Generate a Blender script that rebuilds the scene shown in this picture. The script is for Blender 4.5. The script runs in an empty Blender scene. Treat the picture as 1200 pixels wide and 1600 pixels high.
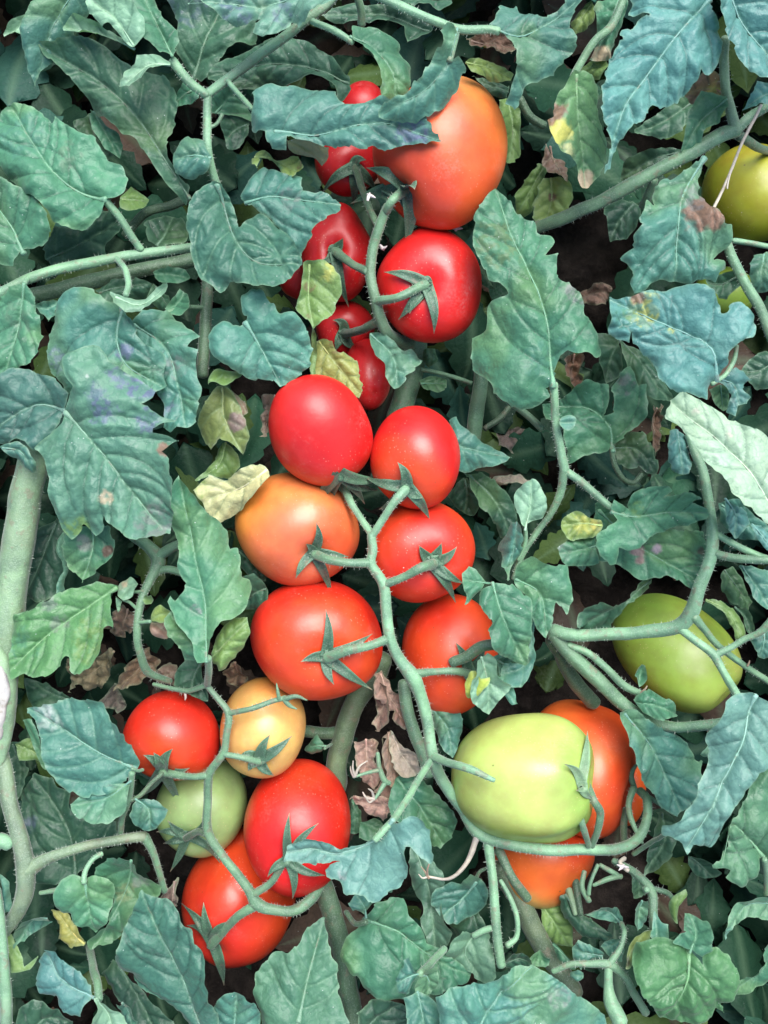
import bpy, math, random
import numpy as np
from mathutils import Vector
from mathutils.geometry import delaunay_2d_cdt
from mathutils.bvhtree import BVHTree

# ------------------------------------------------------------------ camera, sky, sun, exposure
S = 0.0003          # metres per unit: the canopy is about 36 cm wide in view
D = 1700.0          # camera height above the canopy's reference level, in units
ZREF = 500.0        # height of the reference level above the soil, in units
scene = bpy.context.scene
COL = scene.collection
cam_data = bpy.data.cameras.new('camera')
cam = bpy.data.objects.new('camera', cam_data)
COL.objects.link(cam)
cam.location = (0, 0, (D + ZREF) * S)
cam.rotation_euler = (0, 0, 0)
cam_data.sensor_fit = 'VERTICAL'
cam_data.sensor_height = 24.0
cam_data.lens = 24.0 * D / 1600.0
cam_data.clip_start = 0.01
cam_data.clip_end = 500
scene.camera = cam

SUN_EL, SUN_AZ = math.radians(60), math.radians(22)   # high veiled light from the top of the picture
world = bpy.data.worlds.new('World')
scene.world = world
world.use_nodes = True
wn = world.node_tree.nodes
wn.clear()
sky = wn.new('ShaderNodeTexSky')
sky.sky_type = 'NISHITA'
sky.sun_disc = False
sky.sun_elevation = SUN_EL
sky.sun_rotation = SUN_AZ
sky.air_density = 1.0
sky.dust_density = 2.0
bg = wn.new('ShaderNodeBackground')
bg.inputs['Strength'].default_value = 0.112
wo = wn.new('ShaderNodeOutputWorld')
world.node_tree.links.new(sky.outputs[0], bg.inputs[0])
world.node_tree.links.new(bg.outputs[0], wo.inputs[0])
sd = bpy.data.lights.new('sun', 'SUN')
sd.energy = 3.3
sd.angle = math.radians(46)
sd.color = (1.0, 0.99, 0.97)
sun = bpy.data.objects.new('sun', sd)
COL.objects.link(sun)
_d = Vector((math.cos(SUN_EL) * math.sin(SUN_AZ), math.cos(SUN_EL) * math.cos(SUN_AZ), math.sin(SUN_EL)))
sun.rotation_euler = _d.to_track_quat('Z', 'Y').to_euler()
sun.location = _d * 3
scene.view_settings.view_transform = 'Standard'
scene.view_settings.look = 'None'
scene.view_settings.exposure = 1.2
scene.view_settings.gamma = 1.0
scene.cycles.max_bounces = 6
scene.cycles.diffuse_bounces = 3
scene.cycles.glossy_bounces = 2
scene.cycles.transmission_bounces = 2

# ------------------------------------------------------------------ helpers
rng = np.random.default_rng(7)
OX = [0, 390, 780]
OY = [0, 390, 790, 1180]


def conv(k, s):
    """'x,y x,y[,d[,r]]' read in a 420-unit survey square k (None: plain plan coordinates)"""
    out = []
    for t in s.split():
        v = [float(a) for a in t.split(',')]
        if k is not None:
            v[0] = OX[k % 3] + v[0] * 0.35
            v[1] = OY[k // 3] + v[1] * 0.35
        out.append(v)
    return out


def W(px, py, d):
    kk = (D - d) / D
    return np.array([(px - 600) * kk * S, (800 - py) * kk * S, (d + ZREF) * S])


def hash2(ix, iy, seed):
    n = (ix.astype(np.int64) * 374761393 + iy.astype(np.int64) * 668265263 + seed * 974634777) & 0x7fffffff
    n = ((n ^ (n >> 13)) * 1274126177) & 0x7fffffff
    return ((n ^ (n >> 16)) & 0xffff) / 65535.0


def vnoise(x, y, seed=0):
    ix = np.floor(x); iy = np.floor(y)
    fx = x - ix; fy = y - iy
    fx = fx * fx * fx * (fx * (fx * 6 - 15) + 10); fy = fy * fy * fy * (fy * (fy * 6 - 15) + 10)
    a = hash2(ix, iy, seed); b = hash2(ix + 1, iy, seed)
    c = hash2(ix, iy + 1, seed); d = hash2(ix + 1, iy + 1, seed)
    return (a * (1 - fx) + b * fx) * (1 - fy) + (c * (1 - fx) + d * fx) * fy


def fbm(x, y, seed=0, o=3):
    s = 0; a = 0.5; t = 0
    for i in range(o):
        s = s + a * vnoise(x * 2 ** i, y * 2 ** i, seed + i * 17); t += a; a *= 0.5
    return s / t - 0.5


def sm(a, b, x):
    t = np.clip((x - a) / (b - a), 0, 1)
    return t * t * (3 - 2 * t)


def corner(a, b, c):
    u, v = b - a, c - b
    cs = u.dot(v) / (np.linalg.norm(u) * np.linalg.norm(v) + 1e-9)
    return 0.12 + 0.88 * float(sm(0.25, 0.85, cs))


def catmull(P, closed, step, sharp=False):
    P = np.asarray(P, float)
    n = len(P)
    out = []
    rngi = range(n) if closed else range(n - 1)
    for i in rngi:
        if closed:
            p0, p1, p2, p3 = P[(i - 1) % n], P[i], P[(i + 1) % n], P[(i + 2) % n]
        else:
            p1, p2 = P[i], P[i + 1]
            p0 = P[i - 1] if i > 0 else 2 * p1 - p2
            p3 = P[i + 2] if i + 2 < n else 2 * p2 - p1
        L = np.linalg.norm(p2[:2] - p1[:2])
        if P.shape[1] > 2:
            L = np.linalg.norm(p2[:3] - p1[:3])
        m = max(1, int(round(L / step)))
        # centripetal tangents keep short spans from looping
        t01 = max(np.linalg.norm(p1 - p0), 1e-6) ** 0.5
        t12 = max(np.linalg.norm(p2 - p1), 1e-6) ** 0.5
        t23 = max(np.linalg.norm(p3 - p2), 1e-6) ** 0.5
        m1 = (p2 - p1) + t12 * ((p1 - p0) / t01 - (p2 - p0) / (t01 + t12))
        m2 = (p2 - p1) + t12 * ((p3 - p2) / t23 - (p3 - p1) / (t12 + t23))
        if sharp:       # teeth and lobe points stay pointed
            m1 = m1 * corner(p0, p1, p2); m2 = m2 * corner(p1, p2, p3)
        for j in range(m):
            t = j / m
            a = 2 * (p1 - p2) + m1 + m2
            b = -3 * (p1 - p2) - 2 * m1 - m2
            out.append(a * t ** 3 + b * t ** 2 + m1 * t + p1)
    if not closed:
        out.append(P[-1])
    return np.array(out)


def seg_dist(Q, A, B):
    """distance of every Q to every segment, the nearest one and its parameter"""
    AB = B - A
    L2 = np.maximum((AB ** 2).sum(1), 1e-9)
    dx = Q[:, None, 0] - A[None, :, 0]; dy = Q[:, None, 1] - A[None, :, 1]
    t = np.clip((dx * AB[None, :, 0] + dy * AB[None, :, 1]) / L2[None], 0, 1)
    ex = dx - t * AB[None, :, 0]; ey = dy - t * AB[None, :, 1]
    d = np.sqrt(ex * ex + ey * ey)
    i = d.argmin(1)
    r = np.arange(len(Q))
    return d[r, i], i, t[r, i]


def inside(Q, P):
    x, y = Q[:, 0], Q[:, 1]
    res = np.zeros(len(Q), bool)
    x1, y1 = P[:, 0], P[:, 1]
    x2, y2 = np.roll(x1, -1), np.roll(y1, -1)
    for i in range(len(P)):
        c = ((y1[i] > y) != (y2[i] > y))
        if c.any():
            res ^= c & (x < (x2[i] - x1[i]) * (y - y1[i]) / (y2[i] - y1[i] + 1e-12) + x1[i])
    return res


def new_mesh(name, V, F, mat, col=None, vein=None, smooth=True):
    me = bpy.data.meshes.new(name)
    V = np.asarray(V, np.float32)
    me.vertices.add(len(V))
    me.vertices.foreach_set('co', V.ravel())
    if isinstance(F, np.ndarray):
        nf, k = F.shape
        me.loops.add(nf * k)
        me.loops.foreach_set('vertex_index', F.astype(np.int32).ravel())
        me.polygons.add(nf)
        me.polygons.foreach_set('loop_start', np.arange(0, nf * k, k, dtype=np.int32))
        me.polygons.foreach_set('loop_total', np.full(nf, k, np.int32))
    else:
        tot = [len(f) for f in F]
        me.loops.add(sum(tot))
        me.loops.foreach_set('vertex_index', np.array([i for f in F for i in f], np.int32))
        me.polygons.add(len(F))
        me.polygons.foreach_set('loop_start', np.concatenate([[0], np.cumsum(tot)[:-1]]).astype(np.int32))
        me.polygons.foreach_set('loop_total', np.array(tot, np.int32))
    me.update(calc_edges=True)
    if smooth:
        me.polygons.foreach_set('use_smooth', np.ones(len(me.polygons), bool))
    if col is not None:
        a = me.color_attributes.new('Col', 'FLOAT_COLOR', 'POINT')
        c4 = np.ones((len(V), 4), np.float32)
        c4[:, :3] = col
        a.data.foreach_set('color', c4.ravel())
    if vein is not None:
        a = me.attributes.new('vein', 'FLOAT', 'POINT')
        a.data.foreach_set('value', np.asarray(vein, np.float32))
    me.materials.append(mat)
    return me


def link(name, me, parent=None, loc=None):
    o = bpy.data.objects.new(name, me)
    COL.objects.link(o)
    if parent is not None:
        o.parent = parent
    if loc is not None:
        o.location = loc
    return o


def tag(o, label, cat, group=None, kind=None):
    if label: o['label'] = label
    if cat: o['category'] = cat
    if group: o['group'] = group
    if kind: o['kind'] = kind
    return o


# ------------------------------------------------------------------ materials
class NT:
    def __init__(self, name):
        self.m = bpy.data.materials.new(name)
        self.m.use_nodes = True
        self.t = self.m.node_tree
        self.t.nodes.clear()
        self.out = self.n('ShaderNodeOutputMaterial')

    def n(self, typ, **kw):
        nd = self.t.nodes.new(typ)
        for k, v in kw.items():
            setattr(nd, k, v)
        return nd

    def l(self, a, b):
        self.t.links.new(a, b)

    def val(self, sock, v):
        if hasattr(v, 'is_linked'):
            self.l(v, sock)
        else:
            sock.default_value = v

    def math(self, op, a, b=0.5, clamp=False):
        nd = self.n('ShaderNodeMath', operation=op)
        nd.use_clamp = clamp
        self.val(nd.inputs[0], a); self.val(nd.inputs[1], b)
        return nd.outputs[0]

    def mix(self, fac, a, b, mode='MIX'):
        nd = self.n('ShaderNodeMix', data_type='RGBA', blend_type=mode)
        self.val(nd.inputs[0], fac)
        for s, v in ((nd.inputs[6], a), (nd.inputs[7], b)):
            if hasattr(v, 'is_linked'): self.l(v, s)
            else: s.default_value = (*v, 1)
        return nd.outputs[2]

    def ramp(self, f, a, b, c0=0.0, c1=1.0):
        nd = self.n('ShaderNodeMapRange')
        nd.interpolation_type = 'SMOOTHSTEP'
        self.l(f, nd.inputs[0])
        nd.inputs[1].default_value = a; nd.inputs[2].default_value = b
        nd.inputs[3].default_value = c0; nd.inputs[4].default_value = c1
        return nd.outputs[0]

    def noise(self, vec, scale, detail=2.0, rough=0.55):
        nd = self.n('ShaderNodeTexNoise')
        self.l(vec, nd.inputs['Vector'])
        nd.inputs['Scale'].default_value = scale
        nd.inputs['Detail'].default_value = detail
        nd.inputs['Roughness'].default_value = rough
        return nd.outputs[0]

    def voro(self, vec, scale, feature='F1', rnd=1.0):
        nd = self.n('ShaderNodeTexVoronoi', feature=feature)
        self.l(vec, nd.inputs['Vector'])
        nd.inputs['Scale'].default_value = scale
        nd.inputs['Randomness'].default_value = rnd
        return nd


def coords(t):
    """object coordinates shifted by a random amount for each object, so no pattern repeats"""
    tc = t.n('ShaderNodeTexCoord')
    oi = t.n('ShaderNodeObjectInfo')
    mu = t.n('ShaderNodeVectorMath', operation='SCALE')
    cb = t.n('ShaderNodeCombineXYZ')
    t.l(oi.outputs['Random'], cb.inputs[0]); t.l(oi.outputs['Random'], cb.inputs[2])
    t.l(cb.outputs[0], mu.inputs[0]); mu.inputs['Scale'].default_value = 3.7
    ad = t.n('ShaderNodeVectorMath', operation='ADD')
    t.l(tc.outputs['Object'], ad.inputs[0]); t.l(mu.outputs[0], ad.inputs[1])
    return ad.outputs[0]


def leaf_material(name, dry=False, matt=False):
    t = NT(name)
    v = coords(t)
    ca = t.n('ShaderNodeVertexColor', layer_name='Col').outputs[0]
    va = t.n('ShaderNodeAttribute', attribute_name='vein').outputs['Fac']
    n1 = t.noise(v, 90, 3, 0.6)
    n2 = t.noise(v, 620, 2, 0.6)
    # mottled blade
    c = t.mix(t.ramp(n1, 0.3, 0.7), t.mix(1.0, ca, (0.88, 0.90, 0.93), 'MULTIPLY'), t.mix(1.0, ca, (1.12, 1.08, 1.05), 'MULTIPLY'))
    c = t.mix(t.ramp(n2, 0.35, 0.75, 0.0, 0.22), c, t.mix(1.0, ca, (1.35, 1.3, 1.3), 'MULTIPLY'))
    # net of small veins
    vec_w = t.n('ShaderNodeVectorMath', operation='MULTIPLY_ADD')
    nz = t.n('ShaderNodeTexNoise'); t.l(v, nz.inputs['Vector']); nz.inputs['Scale'].default_value = 300
    t.l(nz.outputs['Color'], vec_w.inputs[0]); vec_w.inputs[1].default_value = (0.003,) * 3; t.l(v, vec_w.inputs[2])
    ve = t.voro(vec_w.outputs[0], 230, 'DISTANCE_TO_EDGE').outputs['Distance']
    ve2 = t.voro(vec_w.outputs[0], 620, 'DISTANCE_TO_EDGE').outputs['Distance']
    net = t.ramp(ve, 0.0, 0.09, 1.0, 0.0)
    net2 = t.ramp(ve2, 0.0, 0.12, 1.0, 0.0)
    c = t.mix(t.math('MULTIPLY', net, 0.30), c, t.mix(1.0, ca, (0.55, 0.62, 0.7), 'MULTIPLY'))
    # main veins are paler than the blade
    pale = t.mix(0.6, t.mix(1.0, ca, (1.6, 1.5, 1.5), 'MULTIPLY'), (0.15, 0.25, 0.15))
    c = t.mix(t.math('MULTIPLY', va, 0.6 if not dry else 0.3, clamp=True), c, pale)
    c = t.mix(t.math('MULTIPLY', va, -0.85, clamp=True), c, t.mix(1.0, ca, (0.42, 0.5, 0.5), 'MULTIPLY'))
    # dusty residue: soft film in patches and small crisp flecks
    film = t.math('MULTIPLY', t.ramp(t.noise(v, 45, 2, 0.65), 0.5, 0.75), t.ramp(n2, 0.38, 0.7))
    c = t.mix(t.math('MULTIPLY', film, 0.10), c, (0.36, 0.40, 0.40))
    fl = t.voro(v, 330)
    dots = t.math('MULTIPLY', t.ramp(fl.outputs['Distance'], 0.05, 0.11, 1.0, 0.0), t.ramp(t.noise(v, 130, 2), 0.56, 0.64))
    c = t.mix(t.math('MULTIPLY', dots, 0.75), c, (0.50, 0.55, 0.52))
    b = t.n('ShaderNodeBsdfPrincipled')
    t.l(c, b.inputs['Base Color'])
    rg = t.ramp(n1, 0.25, 0.75, 0.42, 0.60)
    t.l(rg, b.inputs['Roughness'])
    b.inputs['Specular IOR Level'].default_value = 0.15 if matt else (0.42 if not dry else 0.2)
    b.inputs['Sheen Weight'].default_value = 0.0 if matt else 0.11
    b.inputs['Sheen Roughness'].default_value = 0.4
    hgt = t.math('ADD', t.math('MULTIPLY', t.math('MINIMUM', ve, 0.35), 1.5), t.math('MULTIPLY', t.math('MINIMUM', ve2, 0.3), 0.55))
    hgt = t.math('ADD', hgt, t.math('MULTIPLY', n2, 0.6))
    bp = t.n('ShaderNodeBump')
    bp.inputs['Strength'].default_value = 0.34 if not dry else 0.8
    bp.inputs['Distance'].default_value = 0.0009
    t.l(hgt, bp.inputs['Height'])
    t.l(bp.outputs[0], b.inputs['Normal'])
    tr = t.n('ShaderNodeBsdfTranslucent')
    t.l(t.mix(1.0, c, (1.3, 1.5, 0.6), 'MULTIPLY'), tr.inputs[0])
    mx = t.n('ShaderNodeMixShader')
    mx.inputs[0].default_value = 0.2
    t.l(b.outputs[0], mx.inputs[1]); t.l(tr.outputs[0], mx.inputs[2])
    t.l(mx.outputs[0], t.out.inputs[0])
    return t.m


def fruit_material():
    t = NT('tomato_skin')
    v = coords(t)
    ca = t.n('ShaderNodeVertexColor', layer_name='Col').outputs[0]
    n1 = t.noise(v, 60, 4, 0.6)
    n2 = t.noise(v, 900, 2, 0.5)
    c = t.mix(t.ramp(n1, 0.3, 0.7), t.mix(1.0, ca, (0.88, 0.82, 0.85), 'MULTIPLY'), t.mix(1.0, ca, (1.08, 1.15, 1.1), 'MULTIPLY'))
    # streaks and pale pores on the shoulders
    vo = t.voro(v, 560)
    pores = t.math('MULTIPLY', t.ramp(vo.outputs['Distance'], 0.08, 0.20, 1.0, 0.0), t.ramp(t.noise(v, 55, 3), 0.46, 0.62))
    c = t.mix(t.math('MULTIPLY', pores, 0.28), c, (0.80, 0.50, 0.38))
    vb = t.voro(v, 170)
    fleck = t.math('MULTIPLY', t.ramp(vb.outputs['Distance'], 0.03, 0.07, 1.0, 0.0), t.ramp(t.noise(v, 70, 2), 0.66, 0.72))
    c = t.mix(t.math('MULTIPLY', fleck, 0.75), c, (0.85, 0.78, 0.70))
    # dust film and a few dark scuffs
    du = t.math('MULTIPLY', t.ramp(t.noise(v, 38, 4, 0.7), 0.52, 0.78), t.ramp(n2, 0.3, 0.7))
    c = t.mix(t.math('MULTIPLY', du, 0.16), c, (0.55, 0.42, 0.38))
    vs = t.voro(v, 95)
    scuff = t.math('MULTIPLY', t.ramp(vs.outputs['Distance'], 0.03, 0.07, 1.0, 0.0), t.ramp(t.noise(v, 30, 1), 0.56, 0.6))
    c = t.mix(t.math('MULTIPLY', scuff, 0.7), c, (0.10, 0.05, 0.02))
    b = t.n('ShaderNodeBsdfPrincipled')
    t.l(c, b.inputs['Base Color'])
    b.inputs['Specular IOR Level'].default_value = 0.5
    t.l(t.ramp(t.noise(v, 45, 4, 0.65), 0.3, 0.75, 0.34, 0.50), b.inputs['Roughness'])
    b.inputs['Subsurface Weight'].default_value = 0.112
    b.inputs['Subsurface Radius'].default_value = (1.0, 0.35, 0.2)
    b.inputs['Subsurface Scale'].default_value = 0.004
    bp = t.n('ShaderNodeBump')
    bp.inputs['Strength'].default_value = 0.22
    bp.inputs['Distance'].default_value = 0.0012
    hh = t.math('ADD', t.math('MULTIPLY', t.noise(v, 48, 3), 1.6), t.math('MULTIPLY', t.noise(v, 190, 3), 0.35))
    t.l(t.math('ADD', hh, t.math('MULTIPLY', n2, 0.07)), bp.inputs['Height'])
    t.l(bp.outputs[0], b.inputs['Normal'])
    t.l(b.outputs[0], t.out.inputs[0])
    return t.m


def stem_material():
    t = NT('tomato_stem')
    v = coords(t)
    ca = t.n('ShaderNodeVertexColor', layer_name='Col').outputs[0]
    n1 = t.noise(v, 110, 4, 0.6)
    n2 = t.noise(v, 1500, 3, 0.65)
    c = t.mix(t.ramp(n1, 0.3, 0.72), t.mix(1.0, ca, (0.75, 0.72, 0.74), 'MULTIPLY'), t.mix(1.0, ca, (1.22, 1.15, 1.05), 'MULTIPLY'))
    c = t.mix(t.ramp(n2, 0.48, 0.68, 0.0, 0.5), c, t.mix(0.45, ca, (0.36, 0.44, 0.36)))
    c = t.mix(t.ramp(t.noise(v, 55, 3), 0.5, 0.72, 0.0, 0.5), c, t.mix(1.0, ca, (0.9, 0.62, 0.7), 'MULTIPLY'))
    sc = t.math('MULTIPLY', t.ramp(t.noise(v, 200, 3), 0.58, 0.68), 0.5)
    c = t.mix(sc, c, (0.16, 0.13, 0.09))
    b = t.n('ShaderNodeBsdfPrincipled')
    t.l(c, b.inputs['Base Color'])
    b.inputs['Roughness'].default_value = 0.48
    b.inputs['Specular IOR Level'].default_value = 0.45
    b.inputs['Sheen Weight'].default_value = 0.22
    b.inputs['Sheen Roughness'].default_value = 0.35
    bp = t.n('ShaderNodeBump')
    bp.inputs['Strength'].default_value = 0.5
    bp.inputs['Distance'].default_value = 0.0006
    t.l(t.math('ADD', n2, t.noise(v, 400, 2)), bp.inputs['Height'])
    t.l(bp.outputs[0], b.inputs['Normal'])
    t.l(b.outputs[0], t.out.inputs[0])
    return t.m


def plain_material(name, color, rough=0.7):
    t = NT(name)
    v = coords(t)
    n = t.noise(v, 700, 3)
    b = t.n('ShaderNodeBsdfPrincipled')
    t.l(t.mix(n, tuple(x * 0.6 for x in color), tuple(min(1, x * 1.4) for x in color)), b.inputs['Base Color'])
    b.inputs['Roughness'].default_value = rough
    t.l(b.outputs[0], t.out.inputs[0])
    return t.m


def soil_material():
    t = NT('dark_soil')
    tc = t.n('ShaderNodeTexCoord')
    v = tc.outputs['Object']
    n1 = t.noise(v, 60, 6, 0.65)
    n2 = t.noise(v, 500, 4, 0.7)
    c = t.mix(t.ramp(n1, 0.35, 0.7), (0.014, 0.011, 0.010), (0.045, 0.036, 0.031))
    c = t.mix(t.ramp(n2, 0.55, 0.75, 0, 0.5), c, (0.06, 0.048, 0.04))
    b = t.n('ShaderNodeBsdfPrincipled')
    t.l(c, b.inputs['Base Color'])
    b.inputs['Roughness'].default_value = 0.95
    b.inputs['Specular IOR Level'].default_value = 0.15
    bp = t.n('ShaderNodeBump')
    bp.inputs['Strength'].default_value = 0.9
    bp.inputs['Distance'].default_value = 0.004
    t.l(t.math('ADD', n1, t.math('MULTIPLY', n2, 0.4)), bp.inputs['Height'])
    t.l(bp.outputs[0], b.inputs['Normal'])
    t.l(b.outputs[0], t.out.inputs[0])
    return t.m


M_LEAF = leaf_material('tomato_leaf_blade')
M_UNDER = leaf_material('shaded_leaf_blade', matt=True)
M_DRY = leaf_material('withered_leaf', dry=True)
M_FRUIT = fruit_material()
M_STEM = stem_material()
M_HAIR = plain_material('stem_hair', (0.42, 0.50, 0.40), 0.5)
M_SOIL = soil_material()

# ------------------------------------------------------------------ ground
def make_soil():
    def axis(n, inner):
        u = np.linspace(-1, 1, n)
        return np.sign(u) * (np.abs(u) * inner + np.maximum(np.abs(u) - 0.82, 0) ** 4 * 28000)
    xs = axis(190, 0.42); ys = axis(220, 0.5)
    X, Y = np.meshgrid(xs, ys)
    Z = fbm(X * 18, Y * 18, 3, 4) * 0.022 + np.maximum(fbm(X * 70, Y * 70, 9, 3), 0) * 0.04
    Z += 0.006 * np.maximum(fbm(X * 240, Y * 240, 5, 2), 0)
    V = np.stack([X.ravel(), Y.ravel(), Z.ravel()], 1)
    ny, nx = X.shape
    I = np.arange(nx * ny).reshape(ny, nx)
    F = np.stack([I[:-1, :-1].ravel(), I[:-1, 1:].ravel(), I[1:, 1:].ravel(), I[1:, :-1].ravel()], 1)
    o = link('soil', new_mesh('soil', V, F, M_SOIL))
    tag(o, 'dark crumbly soil glimpsed through gaps between the leaves', 'soil', kind='structure')


make_soil()

# ------------------------------------------------------------------ builders
GREEN = dict(
    g=(0.052, 0.168, 0.094),      # ordinary blade
    t=(0.054, 0.166, 0.124),      # bluish blade
    b=(0.070, 0.196, 0.176),      # strongly bluish blade
    d=(0.030, 0.090, 0.052),      # darker blade, mostly for covered leaves: shade put into the colour
    y=(0.125, 0.220, 0.062),      # yellowing
    p=(0.165, 0.310, 0.200),      # pale underside
    w=(0.270, 0.390, 0.270),      # very pale underside
    c=(0.420, 0.430, 0.220),      # bleached cream
    l=(0.190, 0.280, 0.075),      # lime, dying
    n=(0.230, 0.145, 0.105),      # brown, dry
    k=(0.130, 0.095, 0.060),      # dark brown, dry
)
LEAF_GROUP = 'leaves of the tomato plants'
_seed = [11]


def make_leaf(parent, origin, k, outline, mid, d, col='g', tilt=0.0, side=0.0, droop=None, puck=1.0, wave=1.0, roll=1.0,
              crumple=0.0, patches=(), veins=True, name='leaflet', h=2.8, mat=None, serr=1.0, midrib=True):
    """one leaf blade: traced margin, arched and quilted between its veins"""
    _seed[0] += 1
    seed = _seed[0]
    if droop is None:
        droop = rng.uniform(-0.1, 0.75)
    P = np.array([p[:2] for p in conv(k, outline)])
    Mp = np.array([p[:2] for p in conv(k, mid)])
    B = catmull(P, True, h, sharp=True)
    # fine uneven margin
    s = np.arange(len(B)) * h
    tang = np.roll(B, -1, 0) - np.roll(B, 1, 0)
    nrm = np.stack([tang[:, 1], -tang[:, 0]], 1) / (np.linalg.norm(tang, axis=1)[:, None] + 1e-9)
    tooth = (fbm(s / 22.0, s * 0 + seed, seed, 2)) * 5.0 + (vnoise(s / 8.0, s * 0, seed + 3) - 0.5) * 2.4
    if veins:                                       # uneven forward-pointing teeth
        per = 20 + 16 * vnoise(s / 60.0, s * 0 + 5, seed + 13)
        fr = np.cumsum(h / per) % 1.0
        tooth = tooth + rng.uniform(1.2, 4.2) * ((1 - fr) ** 1.5 - 0.35) * sm(0.35, 0.6, vnoise(s / 45.0, s * 0 + 9, seed + 17))
    if ((B[:, 0] * np.roll(B[:, 1], -1) - np.roll(B[:, 0], -1) * B[:, 1]).sum()) < 0:
        nrm = -nrm
    B = B + nrm * (tooth * serr)[:, None]
    area = 0.5 * abs((B[:, 0] * np.roll(B[:, 1], -1) - np.roll(B[:, 0], -1) * B[:, 1]).sum())
    M = catmull(Mp, False, 4.0)
    L = np.linalg.norm(np.diff(M, axis=0), axis=1).sum()
    hw = max(8.0, area / max(L, 1) / 2)
    # interior points
    x0, y0 = B.min(0); x1, y1 = B.max(0)
    gx, gy = np.meshgrid(np.arange(x0, x1, h), np.arange(y0, y1, h * 0.87))
    gx = gx + (np.arange(gx.shape[0]) % 2)[:, None] * h * 0.5
    Q = np.stack([gx.ravel(), gy.ravel()], 1)
    Q = Q + rng.normal(0, h * 0.06, Q.shape)
    Q = Q[inside(Q, B)]
    if len(Q):
        db, _, _ = seg_dist(Q, B, np.roll(B, -1, 0))
        Q = Q[db > h * 0.55]
    allp = np.vstack([B, Q])
    n = len(B)
    r = delaunay_2d_cdt([Vector((float(a), float(-b))) for a, b in allp], [], [list(range(n))[::-1] if False else list(range(n))], 1, 1e-4)
    V2 = np.array([(v.x, -v.y) for v in r[0]])
    F = [tuple(f) for f in r[2]]
    # veins
    cum = np.concatenate([[0], np.cumsum(np.linalg.norm(np.diff(M, axis=0), axis=1))])
    lat = []
    ter = []
    if veins:
        nl = int(np.clip(L / 34, 3, 6))
        for sgn in (-1, 1):
            for i in range(nl):
                t = (i + 0.15 + 0.3 * (sgn > 0) + 0.45 * rng.random()) / (nl + 0.6)
                sidx = min(np.searchsorted(cum, t * L), len(M) - 2)
                p = M[sidx].copy()
                dr = M[min(sidx + 2, len(M) - 1)] - M[max(sidx - 2, 0)]
                a = math.atan2(dr[1], dr[0]) + sgn * math.radians(62 - 26 * t + 8 * rng.random())
                pts = [p.copy()]
                turn = -sgn * math.radians(1.5 + 4.5 * rng.random())
                for q in range(16):
                    p = p + 9.0 * np.array([math.cos(a), math.sin(a)])
                    a += turn
                    pts.append(p.copy())
                    if q in (2, 5, 8):
                        for sg in (-1, 1):
                            aa = a + sg * math.radians(48)
                            pp = p.copy(); tp = [pp.copy()]
                            for z in range(3):
                                pp = pp + 7.0 * np.array([math.cos(aa), math.sin(aa)]); aa -= sg * 0.12
                                tp.append(pp.copy())
                            ter.append(np.array(tp))
                lat.append(np.array(pts))
    lsg = -1.0 if rng.random() < 0.62 else 0.55
    A_m, B_m = M[:-1], M[1:]
    if lat:
        A_l = np.vstack([l[:-1] for l in lat]); B_l = np.vstack([l[1:] for l in lat])
        A_t = np.vstack([l[:-1] for l in ter]); B_t = np.vstack([l[1:] for l in ter])
    else:
        A_l = A_t = np.zeros((1, 2)) + 1e6; B_l = B_t = A_l + 1
    Bn = np.roll(B, -1, 0)
    rolls = rng.normal(0.5, 3.0)
    tilt = tilt + rng.normal(0, 8)
    side = side + rng.normal(0, 4)

    def field(Q):
        dm, im, tm = seg_dist(Q, A_m, B_m)
        dl, _, _ = seg_dist(Q, A_l, B_l)
        dt, _, _ = seg_dist(Q, A_t, B_t)
        db, _, _ = seg_dist(Q, B, Bn)
        u = (cum[im] + tm * (cum[im + 1] - cum[im])) / L
        dirv = B_m[im] - A_m[im]
        sg = np.sign(dirv[:, 0] * (Q[:, 1] - A_m[im][:, 1]) - dirv[:, 1] * (Q[:, 0] - A_m[im][:, 0]))
        rel = dm / hw
        z = tilt * u
        z = z + side * sg * rel
        z = z - droop * hw * 0.24 * np.minimum(rel, 2.2) ** 2           # blade arches down to both sides
        z = z - 0.12 * hw * droop * np.maximum(u - 0.55, 0) ** 2 * 6    # and at the tip
        vd = np.minimum(dl, dm)
        z = z + 0.46 * hw * (np.minimum(rel, 1) - 0.6 * np.minimum(rel, 1) ** 2)   # trough along the midrib
        x, y = Q[:, 0], Q[:, 1]
        am = 0.55 + 1.1 * vnoise(x / 40, y / 40, seed + 61)
        z = z + puck * 4.0 * am * sm(0, 24, vd) * sm(0, 12, db + 2)     # swelling between the veins
        z = z - puck * 2.6 * np.exp(-(dl / 2.6) ** 2)                   # lateral veins lie in fine grooves
        z = z + puck * 0.9 * am * sm(0, 6, dt)
        z = z + puck * fbm(x / 14, y / 14, seed + 71, 2) * 2.4
        z = z - 2.2 * np.exp(-(dm / 3.0) ** 2)
        edge = np.exp(-db / (0.45 * hw))
        z = z + wave * (fbm(x / 70, y / 70, seed, 2) * 46 * (0.4 + edge))
        z = z + wave * fbm(x / 24, y / 24, seed + 5, 2) * 13 * (0.15 + edge)
        z = z - roll * rolls * np.exp(-db / 6.0)
        if crumple:
            z = z + crumple * (np.abs(fbm(x / 26, y / 26, seed + 9, 3)) * 70 + fbm(x / 45, y / 45, seed + 31, 2) * 60 - 12)
        vn = np.maximum(np.maximum(1.0 * (1 - sm(0.4, 2.8, dm)), 0 * dl), 0.0 * dt)
        vn = np.where(vn > 0.03, vn, lsg * (1 - sm(0.2, 2.3, dl)) + 0.3 * lsg * (1 - sm(0.1, 1.8, dt)))
        return z, vn, db, u

    z, vn, db, u = field(V2)
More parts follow.
